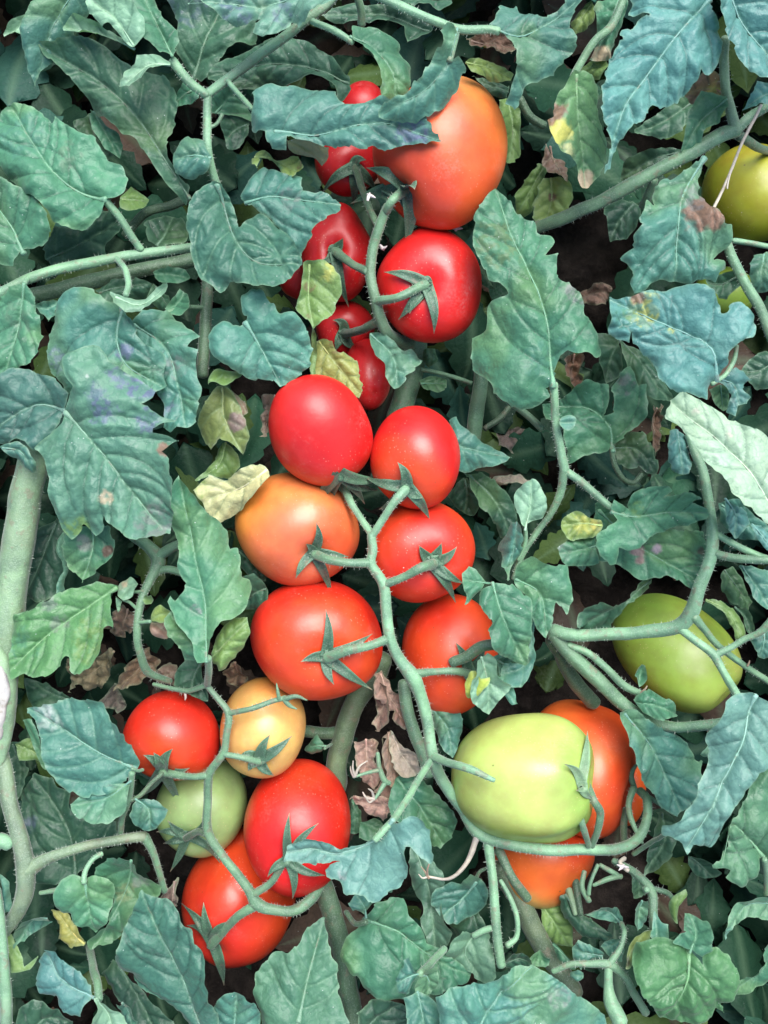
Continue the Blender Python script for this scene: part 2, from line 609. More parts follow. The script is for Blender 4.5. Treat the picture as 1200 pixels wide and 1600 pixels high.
    bc = np.array(GREEN[col] if isinstance(col, str) else col)
    x, y = V2[:, 0], V2[:, 1]
    C = np.repeat(bc[None], len(V2), 0)
    jit = 1 + 0.16 * (rng.random() - 0.5) * 2
    C = C * jit
    big = fbm(x / 55, y / 55, seed + 50, 3)
    C = C * (1 + 0.3 * big)[:, None]
    yel = sm(0.02, 0.3, fbm(x / 75, y / 75, seed + 80, 2))
    C = C * (1 - 0.35 * yel[:, None]) + np.array(GREEN['y']) * (0.35 * yel[:, None]) * (bc.sum() / 0.3) ** 0.5 if col in ('g', 't', 'd') else C
    rim = np.exp(-db / 1.3) * (0.4 + 0.9 * vnoise(x / 30, y / 30, seed + 41))
    C = C * (1 - 0.4 * rim[:, None]) + np.array((0.20, 0.32, 0.20)) * (0.4 * rim[:, None])
    for (pk, pxy, rr, pc, stg) in patches:
        q = conv(pk, pxy)[0]
        rr = rr * (0.35 if pk is not None else 1)
        dd = np.hypot(x - q[0], y - q[1]) + fbm(x / 11, y / 11, seed + 90, 3) * rr * 1.1
        m = stg * (1 - sm(rr * 0.66, rr * 1.08, dd))
        if stg < 0.88:
            m = m * (0.25 + 0.75 * sm(-0.06, 0.08, fbm(x / 8, y / 8, seed + 95, 3)))
        pcv = np.array(GREEN[pc] if isinstance(pc, str) else pc)
        C = C * (1 - m[:, None]) + pcv * m[:, None]
    k_ = (D - d) / D
    ow = origin
    Vw = np.stack([(x - 600) * k_ * S, (800 - y) * k_ * S, (d + z + ZREF) * S], 1) - ow
    me = new_mesh(name, Vw, F if not all(len(f) == 3 for f in F) else np.array(F), mat or M_LEAF, np.clip(C, 0.005, 1), vn)
    o = link(name, me, parent)
    if midrib and veins:
        zz, _, _, uu = field(M)
        ok = inside(M, B)
        pts = []
        for i in range(0, len(M), 3):
            if ok[i] or i == 0:
                pts.append([(M[i, 0] - 600) * k_, (800 - M[i, 1]) * k_, d + ZREF + zz[i] + 0.8, (1.7 * (1 - 0.75 * uu[i]) + 3.2 * math.exp(-uu[i] * L / 13)) * np.clip(hw / 45, 0.45, 1.2)])
        if len(pts) > 3:
            V, Fq = tube_geo(np.array(pts), sides=6, rough=0.0, seed=seed)
            cc = np.clip(bc * 1.35 + 0.03, 0, 0.5)
            link('midrib', new_mesh('midrib', V * S - ow, Fq, M_STEM, np.repeat(cc[None], len(V), 0)), o)
    return o


def tube_geo(P, sides=14, rough=0.05, seed=0, ridge=0.0):
    """P: x, y, z, radius in units; closed, rounded ends"""
    P = np.asarray(P, float)
    pos = P[:, :3]
    r = P[:, 3].copy()
    T = np.gradient(pos, axis=0)
    T /= np.linalg.norm(T, axis=1)[:, None] + 1e-9
    # rounded caps
    e0 = [pos[0] - T[0] * r[0] * q for q in (0.55, 0.38)]
    e1 = [pos[-1] + T[-1] * r[-1] * q for q in (0.38, 0.55)]
    pos = np.vstack([e0, pos, e1])
    r = np.concatenate([[r[0] * 0.35, r[0] * 0.8], r, [r[-1] * 0.8, r[-1] * 0.35]])
    T = np.vstack([T[:1], T[:1], T, T[-1:], T[-1:]])
    ref = np.array([0.0, 0, 1]) if abs(T[0][2]) < 0.9 else np.array([1.0, 0, 0])
    N = np.cross(T[0], ref); N /= np.linalg.norm(N)
    V = []
    n = len(pos)
    ang = np.linspace(0, 2 * np.pi, sides, endpoint=False)
    for i in range(n):
        N = N - T[i] * N.dot(T[i]); N /= np.linalg.norm(N) + 1e-9
        Bv = np.cross(T[i], N)
        rr = r[i] * (1 + ridge * np.cos(5 * ang + 0.6 * math.sin(i * 0.07)) + rough * (vnoise(ang * 1.6, np.full(sides, i * 0.21), seed) - 0.5) * 2)
        V.append(pos[i] + np.outer(np.cos(ang) * rr, N) + np.outer(np.sin(ang) * rr, Bv))
    V = np.vstack(V)
    I = np.arange(n * sides).reshape(n, sides)
    J = np.roll(I, -1, 1)
    F = np.stack([I[:-1].ravel(), J[:-1].ravel(), J[1:].ravel(), I[1:].ravel()], 1)
    F = [tuple(f) for f in F] + [tuple(I[0][::-1]), tuple(I[-1])]
    return V, F


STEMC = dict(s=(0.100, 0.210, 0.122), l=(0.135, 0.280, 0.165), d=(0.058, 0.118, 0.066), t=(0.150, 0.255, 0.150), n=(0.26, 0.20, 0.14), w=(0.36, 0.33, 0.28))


def make_stem(parent, origin, k, path, r, d0, d1=None, col='s', name='stalk', hairs=0, rough=0.06, ridge=0.05, taper=1.0, node=()):
    pts = conv(k, path)
    n = len(pts)
    d1 = d0 if d1 is None else d1
    A = np.array([p[:2] for p in pts])
    cl = np.concatenate([[0], np.cumsum(np.linalg.norm(np.diff(A, axis=0), axis=1))])
    cl = cl / max(cl[-1], 1e-6)
    Q = []
    for i, p in enumerate(pts):
        d = p[2] if len(p) > 2 else d0 + (d1 - d0) * cl[i]
        rr = p[3] if len(p) > 3 else r * (1 + (taper - 1) * cl[i])
        w = W(p[0], p[1], d) / S
        Q.append([w[0], w[1], w[2], rr])
    _seed[0] += 1
    seed = _seed[0]
    C4 = catmull(np.array(Q), False, max(2.0, min(5.0, r * 0.6)))
    i = np.arange(len(C4))
    C4[:, 3] = np.maximum(C4[:, 3] * 0.86, 0.6) * (1 + 0.10 * (vnoise(i * 0.09, i * 0.0, seed) - 0.5))
    # gentle unevenness of the run itself
    C4[1:-1, 0] += (vnoise(i[1:-1] * 0.12, i[1:-1] * 0., seed + 1) - 0.5) * r * 0.22
    C4[1:-1, 1] += (vnoise(i[1:-1] * 0.12, i[1:-1] * 0., seed + 2) - 0.5) * r * 0.22
    V, F = tube_geo(C4, 16 if r > 5 else 10, rough, seed, ridge)
    c = np.array(STEMC[col] if isinstance(col, str) else col) * (1 + 0.12 * (rng.random() - 0.5))
    Cc = c[None] * (1 + 0.6 * fbm(V[:, 0] / 26, V[:, 1] / 26, seed + 7, 3))[:, None]
    me = new_mesh(name, V * S - origin, F, M_STEM, np.clip(Cc, 0.01, 1))
    o = link(name, me, parent)
    if hairs:
        hairs = int(hairs * 0.6)
        nv = len(C4)
        idx = rng.integers(1, nv - 1, hairs)
        T = np.gradient(C4[:, :3], axis=0); T /= np.linalg.norm(T, axis=1)[:, None] + 1e-9
        rd = rng.normal(size=(hairs, 3))
        t = T[idx]
        rd -= t * (rd * t).sum(1)[:, None]
        rd /= np.linalg.norm(rd, axis=1)[:, None] + 1e-9
        p0 = C4[idx, :3] + rd * C4[idx, 3][:, None] * 0.95
        ln = rng.uniform(2.0, 5.0, hairs)[:, None]
        p1 = p0 + (rd + 0.25 * rng.normal(size=(hairs, 3))) * ln
        HV = np.stack([p0 + t * 0.22, p0 - t * 0.22, p1], 1).reshape(-1, 3)
        HF = np.arange(hairs * 3).reshape(-1, 3)
        ho = link('hairs', new_mesh('hairs', HV * S - origin, HF, M_HAIR, smooth=False), o)
        ho['kind'] = 'stuff'
    return o


def thing(name, label, cat, loc, group=None):
    e = bpy.data.objects.new(name, None)
    e.empty_display_size = 0.01
    COL.objects.link(e)
    e.location = loc
    return tag(e, label, cat, group)


def leaf(label, blades, stalks=(), name='tomato_leaf', cat='leaf', group=LEAF_GROUP):
    """a leaf as one thing: its leaflets and stalks are the parts"""
    k, out, mid, d = blades[0][:4]
    b0 = conv(k, mid)[0]
    org = W(b0[0], b0[1], d)
    root = thing(name, label, cat, org, group)
    for b in blades:
        kw = dict(b[4]) if len(b) > 4 else {}
        make_leaf(root, org, b[0], b[1], b[2], b[3], **kw)
    for s in stalks:
        kw = dict(s[3]) if len(s) > 3 else {}
        make_stem(root, org, s[0], s[1], s[2], **kw)
    return root


TOM = {}


def tomato(key, label, box, d, at, ratio=1.05, back=False, main=(0.55, 0.02, 0.012), stem=None, tip=None, lobes=5, lobe=0.03,
           dimple=0.16, square=2.2, patches=(), sepals=(), sep_col=(0.040, 0.098, 0.058), sep_w=8.6, thick=1.0, neck=True):
    """fruit fitted to its outline box, stalk end turned to the point `at`"""
    _seed[0] += 1
    seed = _seed[0]
    x0, y0, x1, y1 = box
    cx, cy = (x0 + x1) / 2, (y0 + y1) / 2
    s = ((x1 - x0) + (y1 - y0)) / 4
    nt, nph = 56, 88
    th = np.linspace(0, np.pi, nt)
    ph = np.linspace(0, 2 * np.pi, nph, endpoint=False)
    TH, PH = np.meshgrid(th, ph, indexing='ij')
    ct, st = np.cos(TH), np.sin(TH)
    rr = 1.0 / (np.abs(ct) ** square + np.abs(st) ** square + 1e-9) ** (1 / square)
    rho = rr * st
    zz = rr * ct * ratio
    near = sm(-0.35, 0.9, ct)
    lob = 1 + lobe * (np.cos(lobes * PH + seed) + 0.5 * np.cos((lobes - 2) * PH + 2 * seed)) * (0.25 + near) * st
    rho = rho * lob * (1 + 0.02 * np.cos(2 * PH + seed * 3))
    rho = rho * (1 + 0.06 * zz / ratio)                     # shoulders a little wider than the blossom end
    gro = 1 + 0.5 * np.cos(lobes * PH + seed) * min(1, lobe * 14)
    zz = zz - dimple * np.exp(-(rho / 0.30) ** 2) * (ct > 0) * (0.8 + 0.2 * gro)
    zz = zz + 0.035 * np.exp(-(rho / 0.12) ** 2) * (ct < 0)
    P = np.stack([rho * np.cos(PH), rho * np.sin(PH), zz], -1).reshape(-1, 3)
    rg = np.random.default_rng(seed)
    wob = 0
    for i_ in range(7):                                     # slow bumps and flats, no two fruits alike
        dv = rg.normal(size=3); dv /= np.linalg.norm(dv)
        wob = wob + rg.uniform(0.004, 0.011) * np.sin((P @ dv) * rg.uniform(2.0, 4.5) + rg.uniform(0, 6.28))
    P = P * (1 + wob)[:, None] * s
    # axis from centre to the stalk end, as seen from above
    l = ratio * (1 - dimple) * s
    ax, ay = (at[0] - cx), -(at[1] - cy)
    hz = math.hypot(ax, ay)
    if hz > 0.97 * l:
        ax, ay = ax * 0.97 * l / hz, ay * 0.97 * l / hz
    az = math.sqrt(max(l * l - ax * ax - ay * ay, 1)) * (-1 if back else 1)
    a = Vector((ax, ay, az)).normalized()
    q = a.to_track_quat('Z', 'Y').to_matrix()
    R = np.array(q)
    P = P @ R.T
    # fit to the traced outline
    lo, hi = P.min(0), P.max(0)
    sc = np.array([(x1 - x0) / (hi[0] - lo[0]), (y1 - y0) / (hi[1] - lo[1]), 0])
    sc[2] = (sc[0] + sc[1]) / 2 * thick
    P = (P - (lo + hi) / 2 * np.array([1, 1, 0])) * sc
    kk = (D - d) / D
    C0 = W(cx, cy, d)
    P = P * kk
    # colour: stalk end, body, blossom end, with soft uneven borders
    u = (ct.ravel() + 0.25 * fbm(P[:, 0] / 45, P[:, 1] / 45, seed, 3) * 2)
    main = np.array(main); stem = np.array(stem if stem is not None else main); tip = np.array(tip if tip is not None else main)
    wS = sm(0.25, 0.95, u)[:, None]; wT = sm(0.1, 0.95, -u)[:, None]
    C = main * (1 - wS) * (1 - wT) + stem * wS + tip * wT
    C = C * (1 + 0.12 * fbm(PH.ravel() * 3, TH.ravel() * 1.2, seed + 4, 3))[:, None]
    Pn = P / (np.linalg.norm(P, axis=1)[:, None] + 1e-9)
    for (dx, dy, dz, rad, pc, stg) in patches:
        v = np.array([dx, dy, dz], float); v /= np.linalg.norm(v)
        an = np.arccos(np.clip(Pn @ v, -1, 1)) + 0.25 * fbm(P[:, 0] / 30, P[:, 1] / 30, seed + 8, 3)
        m = (stg * (1 - sm(rad * 0.4, rad * 1.2, an)))[:, None]
        C = C * (1 - m) + np.array(pc) * m
    I = np.arange(nt * nph).reshape(nt, nph)
    J = np.roll(I, -1, 1)
    F = np.stack([I[:-1].ravel(), I[1:].ravel(), J[1:].ravel(), J[:-1].ravel()], 1)
    me = new_mesh('fruit', P * S, F, M_FRUIT, np.clip(C, 0.004, 1))
    root = thing('tomato', label, 'tomato', C0, 'tomatoes on the vines')
    fo = link('fruit', me, root)
    Pw = P + C0 / S
    bvh = BVHTree.FromPolygons([Vector(p) for p in Pw], [tuple(f) for f in F])
    camp = Vector((0, 0, D + ZREF))
    att = P[I[0, 0]] + C0 / S
    axw = np.array(a)

    def hit(px, py):
        dirv = Vector((px - 600, 800 - py, -D)).normalized()
        h = bvh.ray_cast(camp, dirv)
        return None if h[0] is None else np.array(h[0])

    def to_px(p):
        z = p[2] - ZREF
        f = D / (D - z)
        return 600 + p[0] * f, 800 - p[1] * f, z

    TOM[key] = dict(att=att, ax=axw, hit=hit, px=to_px(att), c=C0 / S, s=s, root=root, box=box)
    if sepals:
        org = C0
        # hub: a small ridged disc seated in the hollow
        a3 = Vector(axw)
        e1 = a3.orthogonal().normalized(); e2 = a3.cross(e1)
        hv = [att + axw * 6]
        ns = 18
        for ring, (rr_, hh) in enumerate(((4.5, 6.5), (8.5, 4.5), (11.5, 1.0), (11.0, -3.0))):
            for i in range(ns):
                an = 2 * math.pi * i / ns
                r2 = rr_ * (1 + 0.13 * math.cos(5 * an + seed))
                hv.append(att + np.array(e1) * math.cos(an) * r2 + np.array(e2) * math.sin(an) * r2 + axw * hh)
        hf = [(0, 1 + i, 1 + (i + 1) % ns) for i in range(ns)]
        for rg in range(3):
            for i in range(ns):
                a0 = 1 + rg * ns + i; a1 = 1 + rg * ns + (i + 1) % ns
                hf.append((a0, a0 + ns, a1 + ns, a1))
        cal = link('calyx', new_mesh('calyx', np.array(hv) * S - org, hf, M_STEM, np.repeat(np.array(sep_col)[None] * 1.15, len(hv), 0)), root)
        apx = to_px(att)
        for sp in sepals:
            make_sepal(cal, org, TOM[key], apx, sp, sep_w, sep_col, seed)
            seed += 13
    return root


def make_sepal(parent, org, T, apx, sp, w, colr, seed, lift=4.0):
    """narrow pointed sepal lying over the fruit, its point lifting off; sp = tip x, y[, lift[, sideways bend]]"""
    tx, ty = sp[0], sp[1]
    tl = (sp[2] if len(sp) > 2 else 8) + 1
    bend = sp[3] if len(sp) > 3 else (hash2(np.array([seed]), np.array([3]), 1)[0] - 0.5) * 34
    n = 15
    ts = np.linspace(0, 1, n)
    L = math.hypot(tx - apx[0], ty - apx[1])
    ux, uy = (tx - apx[0]) / (L + 1e-6), (ty - apx[1]) / (L + 1e-6)
    pts = []
    lastz = None; slope = 0
    for t in ts:
        off = bend * math.sin(math.pi * t) * 0.5
        px = apx[0] + (tx - apx[0]) * t - uy * off
        py = apx[1] + (ty - apx[1]) * t + ux * off
        h = T['hit'](px, py)
        if h is not None:
            z = h[2] - ZREF
            if lastz is not None:
                z = max(z, lastz - 12)
                slope = z - lastz
        else:
            z = (lastz if lastz is not None else apx[2]) - min(6, max(0, -slope * 0.5 + 2))
        z0 = apx[2] + 3
        if t < 0.25:
            z = max(z, z0 * (1 - t / 0.25) + z * (t / 0.25))
        lastz = z
        pts.append(W(px, py, z + lift + tl * t ** 1.6) / S)
    pts = np.array(pts)
    # smooth
    for _ in range(2):
        pts[1:-1] = 0.25 * pts[:-2] + 0.5 * pts[1:-1] + 0.25 * pts[2:]
    T_ = np.gradient(pts, axis=0); T_ /= np.linalg.norm(T_, axis=1)[:, None]
    V = []; m = 5
    up = np.array([0, 0, 1.0])
    for i, t in enumerate(ts):
        sd_ = np.cross(T_[i], up); sd_ /= np.linalg.norm(sd_) + 1e-9
        nn = np.cross(sd_, T_[i])
        wd = w * (1.35 * (1 - t) ** 1.25 + 0.42 * math.sin(math.pi * t) ** 1.2) + 0.35
        wd *= 0.85
        tw = 0.35 * math.sin(seed + 3 * t)
        for j in range(m):
            v = (j / (m - 1)) * 2 - 1
            V.append(pts[i] + sd_ * v * wd + nn * ((abs(v) ** 1.5) * wd * 0.38 + tw * v * wd * 0.5 - 0.6 * (1 - abs(v))))
    top = np.array(V)
    # give it thickness
    low = top - up * 0.9
    V = np.vstack([top, low])
    I = np.arange(n * m).reshape(n, m)
    F = []
    for i in range(n - 1):
        for j in range(m - 1):
            F.append((I[i, j], I[i, j + 1], I[i + 1, j + 1], I[i + 1, j]))
            F.append((I[i, j] + n * m, I[i + 1, j] + n * m, I[i + 1, j + 1] + n * m, I[i, j + 1] + n * m))
        F.append((I[i, 0], I[i + 1, 0], I[i + 1, 0] + n * m, I[i, 0] + n * m))
        F.append((I[i, m - 1] + n * m, I[i + 1, m - 1] + n * m, I[i + 1, m - 1], I[i, m - 1]))
    tt = np.tile(np.repeat(ts, m), 2)
    vv = np.abs(np.tile(np.tile(np.linspace(-1, 1, m), n), 2))
    c = np.array(colr)[None] * (1 + 0.55 * vv ** 2 + 0.1 * tt)[:, None]
    c = c * (1 - sm(0.85, 1.0, tt)[:, None]) + np.array((0.26, 0.20, 0.13)) * sm(0.85, 1.0, tt)[:, None]
    return link('sepal', new_mesh('sepal', V * S - org, F, M_STEM, c), parent)

# ------------------------------------------------------------------ tomatoes
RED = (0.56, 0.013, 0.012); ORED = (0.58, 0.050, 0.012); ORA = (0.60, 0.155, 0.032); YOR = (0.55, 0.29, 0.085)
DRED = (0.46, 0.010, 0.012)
LGRN = (0.35, 0.42, 0.11); PGRN = (0.25, 0.36, 0.13); OLI = (0.26, 0.30, 0.025)
tomato('top_big', 'largest orange-red tomato at the top, a long leaf across its shoulder', (582, 122, 793, 362), -20, (624, 304), 1.06, main=(0.59, 0.085, 0.022), stem=(0.58, 0.055, 0.02),
       tip=ORA, lobes=4, lobe=0.035, dimple=0.22, patches=((0.7, 0.6, 0.4, 0.75, ORA, 0.8), (0.3, 0.95, 0.5, 0.45, YOR, 0.55), (-.9, -.2, .5, .5, RED, .5)),
       sepals=((572, 262, 22), (548, 318, 4, 10), (648, 296, 12), (632, 388, 18, -14), (588, 290, 10), (640, 335, 6)), sep_w=11)
tomato('top_red', 'red tomato with a star-shaped calyx right below the largest orange tomato', (588, 358, 752, 536), -70, (660, 458), 0.95, main=RED, stem=RED,
       lobes=5, lobe=0.02, dimple=0.15, sepals=((600, 425, 10, 10), (622, 500, 6), (678, 522, 10, -12), (676, 440, 4), (640, 490, 4, 8)))
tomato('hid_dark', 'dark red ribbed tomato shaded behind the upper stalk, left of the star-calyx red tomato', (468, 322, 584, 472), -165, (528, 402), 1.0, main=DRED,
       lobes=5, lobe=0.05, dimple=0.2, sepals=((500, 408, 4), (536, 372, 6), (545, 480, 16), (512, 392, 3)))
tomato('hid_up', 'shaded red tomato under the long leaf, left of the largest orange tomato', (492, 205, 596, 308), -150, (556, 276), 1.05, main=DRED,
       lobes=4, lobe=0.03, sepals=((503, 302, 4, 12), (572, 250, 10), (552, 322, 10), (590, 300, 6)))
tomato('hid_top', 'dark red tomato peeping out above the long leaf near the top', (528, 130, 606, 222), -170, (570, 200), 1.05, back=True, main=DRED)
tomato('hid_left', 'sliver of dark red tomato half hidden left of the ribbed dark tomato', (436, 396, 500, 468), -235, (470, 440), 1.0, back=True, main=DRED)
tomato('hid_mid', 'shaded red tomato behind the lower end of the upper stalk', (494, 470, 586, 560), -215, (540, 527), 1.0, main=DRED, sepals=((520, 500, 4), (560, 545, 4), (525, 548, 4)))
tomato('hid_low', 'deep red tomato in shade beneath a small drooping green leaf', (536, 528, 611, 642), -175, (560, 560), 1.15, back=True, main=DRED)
tomato('mid_left', 'smooth egg-shaped red tomato on the left at the head of the central cluster', (420, 587, 583, 760), 0, (533, 748), 1.22, back=True, main=RED, stem=ORED, tip=RED,
       lobes=3, lobe=0.02, dimple=0.1, sepals=((491, 797, -25, 8), (512, 796, -20), (570, 788, -12, -8), (590, 766, -12), (600, 748, 2)))
tomato('mid_right', 'round red tomato on the right at the head of the central cluster', (578, 634, 719, 796), -25, (631, 760), 1.0, main=RED, stem=ORED, lobes=3, lobe=0.015, dimple=0.1,
       sepals=((621, 722, 4), (570, 746, 6, -6), (592, 796, 12), (672, 812, 14, -6), (661, 778, 6)))
tomato('orange_mid', 'orange half-ripe tomato below the egg-shaped red tomato', (367, 738, 562, 916), -70, (496, 868), 1.05, main=(0.60, 0.165, 0.045), stem=(0.60, 0.125, 0.05), tip=(0.60, 0.20, 0.04),
       lobes=4, lobe=0.025, dimple=0.17, patches=((-0.7, 0.3, 0.4, 0.6, (0.60, 0.20, 0.03), 0.8), (0.6, -0.2, 0.6, 0.5, (0.6, 0.06, 0.012), 0.6)),
       sepals=((494, 816, 8), (462, 904, 12, 8), (519, 932, 18, -6), (545, 870, 10), (478, 850, 2)), sep_w=7.2)
tomato('mid_right_low', 'orange-red tomato with a round stub calyx below the round red tomato', (574, 780, 742, 941), -75, (672, 878), 0.98, main=ORED, stem=(0.58, 0.03, 0.014), lobes=4, lobe=0.02,
       dimple=0.14, patches=((0.2, 0.5, 0.7, .6, RED, .6),), sepals=((655, 852, 2), (714, 854, 8), (725, 912, 14, 6), (712, 942, 18, -8), (690, 848, 4)))
tomato('low_left', 'large red tomato with a wide star calyx, lowest left of the central cluster', (392, 905, 598, 1092), -85, (513, 1018), 0.98, main=(0.57, 0.022, 0.01), stem=ORED,
       tip=(0.48, 0.012, 0.01), lobes=4, lobe=0.02, dimple=0.13, sepals=((509, 952, 8), (470, 1034, 8, 6), (522, 1070, 12), (582, 1078, 20, 4), (582, 990, 14, 8)), sep_w=8.0)
tomato('low_right', 'orange-red tomato lowest right of the central cluster, partly covered by leaves', (628, 928, 776, 1116), -125, (732, 1042), 1.1, main=ORED, stem=(0.58, 0.055, 0.014), lobes=4, lobe=0.03,
       dimple=0.14, sepals=((712, 1004, 8, 8), (730, 1090, 14), (758, 1012, 14), (762, 1064, 10)), patches=((-.3, .8, .6, .5, RED, .5),))
tomato('small_red', 'small round red tomato at the upper left of the lower left cluster', (195, 1078, 343, 1221), -120, (262, 1196), 0.95, main=(0.58, 0.022, 0.01), stem=ORED, lobes=4, lobe=0.03, dimple=0.12,
       sepals=((224, 1180, 8, 8), (214, 1248, -16), (270, 1170, 4), (284, 1262, -22), (296, 1200, 6), (240, 1176, 3)))
tomato('yellow', 'yellow-orange unripe tomato beside the small red one in the lower left cluster', (345, 1060, 478, 1212), -115, (412, 1172), 1.08, main=YOR, stem=(0.55, 0.33, 0.10), tip=(0.58, 0.24, 0.05),
       lobes=3, lobe=0.015, dimple=0.12, sepals=((456, 1150, 10, 6), (388, 1205, 8), (428, 1212, 10), (372, 1185, 4), (422, 1148, 2)), sep_w=8.0, patches=((0.2, 0.9, 0.3, 0.5, (0.55, 0.20, 0.04), 0.7),))
tomato('pale_green', 'small pale green tomato tucked behind the stalk of the lower left cluster', (245, 1182, 386, 1336), -215, (300, 1292), 1.05, main=PGRN, stem=(0.26, 0.37, 0.14), lobes=3, lobe=0.02,
       sepals=((244, 1300, 10, 8), (255, 1318, 8), (266, 1362, 14), (318, 1280, 6), (345, 1350, 6), (262, 1282, 4)), sep_w=7.2)
tomato('low_red', 'glossy oblong red tomato right of the stalk in the lower left cluster', (383, 1190, 548, 1393), -165, (456, 1318), 1.08, main=(0.57, 0.022, 0.01), stem=RED, lobes=3, lobe=0.025, dimple=0.12,
       patches=((0.1, 0.9, 0.3, .5, ORED, .5),), sepals=((452, 1270, 8), (498, 1286, 10), (418, 1370, 10), (457, 1405, 8), (508, 1368, 8)), sep_w=7.2)
tomato('bottom_red', 'lumpy orange-red tomato lowest of the lower left cluster', (288, 1296, 462, 1504), -255, (338, 1446), 1.15, main=ORED, stem=(0.57, 0.025, 0.012), lobes=4, lobe=0.05, dimple=0.15,
       sepals=((284, 1412, 10, 8), (292, 1446, 6), (350, 1540, 16, -6), (356, 1440, 6), (318, 1410, 6, -8)), sep_w=8.8)
tomato('green_big', 'large pale green ribbed tomato in the lower right cluster', (705, 1112, 933, 1318), -70, (915, 1215), 1.0, main=LGRN, stem=(0.22, 0.33, 0.07), tip=(0.29, 0.37, 0.09), lobes=6, lobe=0.06, dimple=0.22,
       square=2.35, patches=((-.2, -.75, .6, .5, (0.31, 0.36, 0.04), .6),), sepals=((882, 1194, 14), (918, 1142, 16), (928, 1250, 8), (900, 1235, 8)), sep_col=(0.11, 0.20, 0.11), sep_w=7)
tomato('orange_back', 'orange tomato behind the right side of the large pale green one', (816, 1096, 992, 1306), -190, (985, 1225), 1.1, main=(0.58, 0.105, 0.018), stem=ORED, lobes=3, lobe=0.05, dimple=0.1, square=2.6,
       patches=((.3, .8, .4, .6, ORED, .6),))
tomato('orange_sliver', 'sliver of orange tomato behind the curled green stalk at lower right', (944, 1182, 1010, 1290), -255, (985, 1200), 1.1, main=(0.56, 0.08, 0.012), back=True)
tomato('orange_low', 'orange tomato with a greenish end below the large pale green one', (762, 1262, 928, 1414), -195, (880, 1270), 0.95, square=2.8, main=(0.58, 0.105, 0.018), stem=ORED, tip=(0.40, 0.30, 0.08), lobes=3, lobe=0.03,
       patches=((-.1, -1, .1, .45, (0.30, 0.30, 0.10), .9),))
tomato('green_right', 'oblong green tomato behind the forked stem at the right', (960, 928, 1153, 1113), -190, (1130, 1090), 1.36, main=(0.25, 0.35, 0.05), stem=(0.30, 0.37, 0.075), tip=(0.15, 0.25, 0.035), lobes=4, lobe=0.05, dimple=0.14)
tomato('olive_top', 'olive green tomato at the upper right edge behind a dry straw', (1099, 226, 1262, 378), -150, (1240, 360), 1.08, main=(0.25, 0.25, 0.016), tip=(0.19, 0.19, 0.013), lobes=3, lobe=0.02,
       patches=((-.5, .7, .5, .5, (.24, .2, .02), .5),))
tomato('dark_green', 'dark green tomato mostly hidden behind leaves at the upper right', (1085, 418, 1180, 500), -240, (1140, 470), 1.05, back=True, main=(0.14, 0.22, 0.03))


def ped(key, out=8):
    """end of a stalk seated on a fruit: plan x, y, depth"""
    T = TOM[key]
    p = T['att'] + T['ax'] * out
    z = p[2] - ZREF
    f = D / (D - z)
    return 600 + p[0] * f, 800 - p[1] * f, z


def P3(key, out=8, r=None):
    a = ped(key, out)
    return '%.1f,%.1f,%.1f' % a + ('' if r is None else ',%.1f' % r)


TG = 'stalks of the tomato clusters'


def truss(label, parts, name='fruit_truss'):
    k, path, r, kw = parts[0]
    p = conv(k, path)[0]
    org = W(p[0], p[1], p[2] if len(p) > 2 else kw.get('d0', 0))
    root = thing(name, label, 'stalk', org, TG)
    for (k, path, r, kw) in parts:
        kw = dict(kw); kw.setdefault('d0', 0)
        make_stem(root, org, k, path, r, **kw)
    return root


truss('upper cluster stalk forking between the orange and dark red tomatoes',
      [(None, '606,322,22,8 594,350,8,9 583,385,-5,9 579,425,-10,9.5 586,462,-14,10 594,495,-30,11 606,520,-60,11 640,540,-130,12', 9, dict(name='main_stalk', hairs=500)),
       (None, '604,330,20,8 613,314,34,7.5 ' + P3('top_big', 5, 9), 8, dict(name='pedicel', hairs=150)),
       (None, '590,352,2,7 574,318,-30,6.5 ' + P3('hid_up', 4, 7), 7, dict(name='pedicel', hairs=100, col='d')),
       (None, '574,424,-10,8 552,414,-50,7.5 ' + P3('hid_dark', 4, 9), 7, dict(name='pedicel', hairs=120)),
       (None, '588,471,-14,8 625,463,20,7.5 ' + P3('top_red', 5, 9), 8, dict(name='pedicel', hairs=150)),
       (None, '594,500,-34,9 565,516,-90,8 ' + P3('hid_mid', 4, 9), 8, dict(name='pedicel', hairs=100, col='d'))])
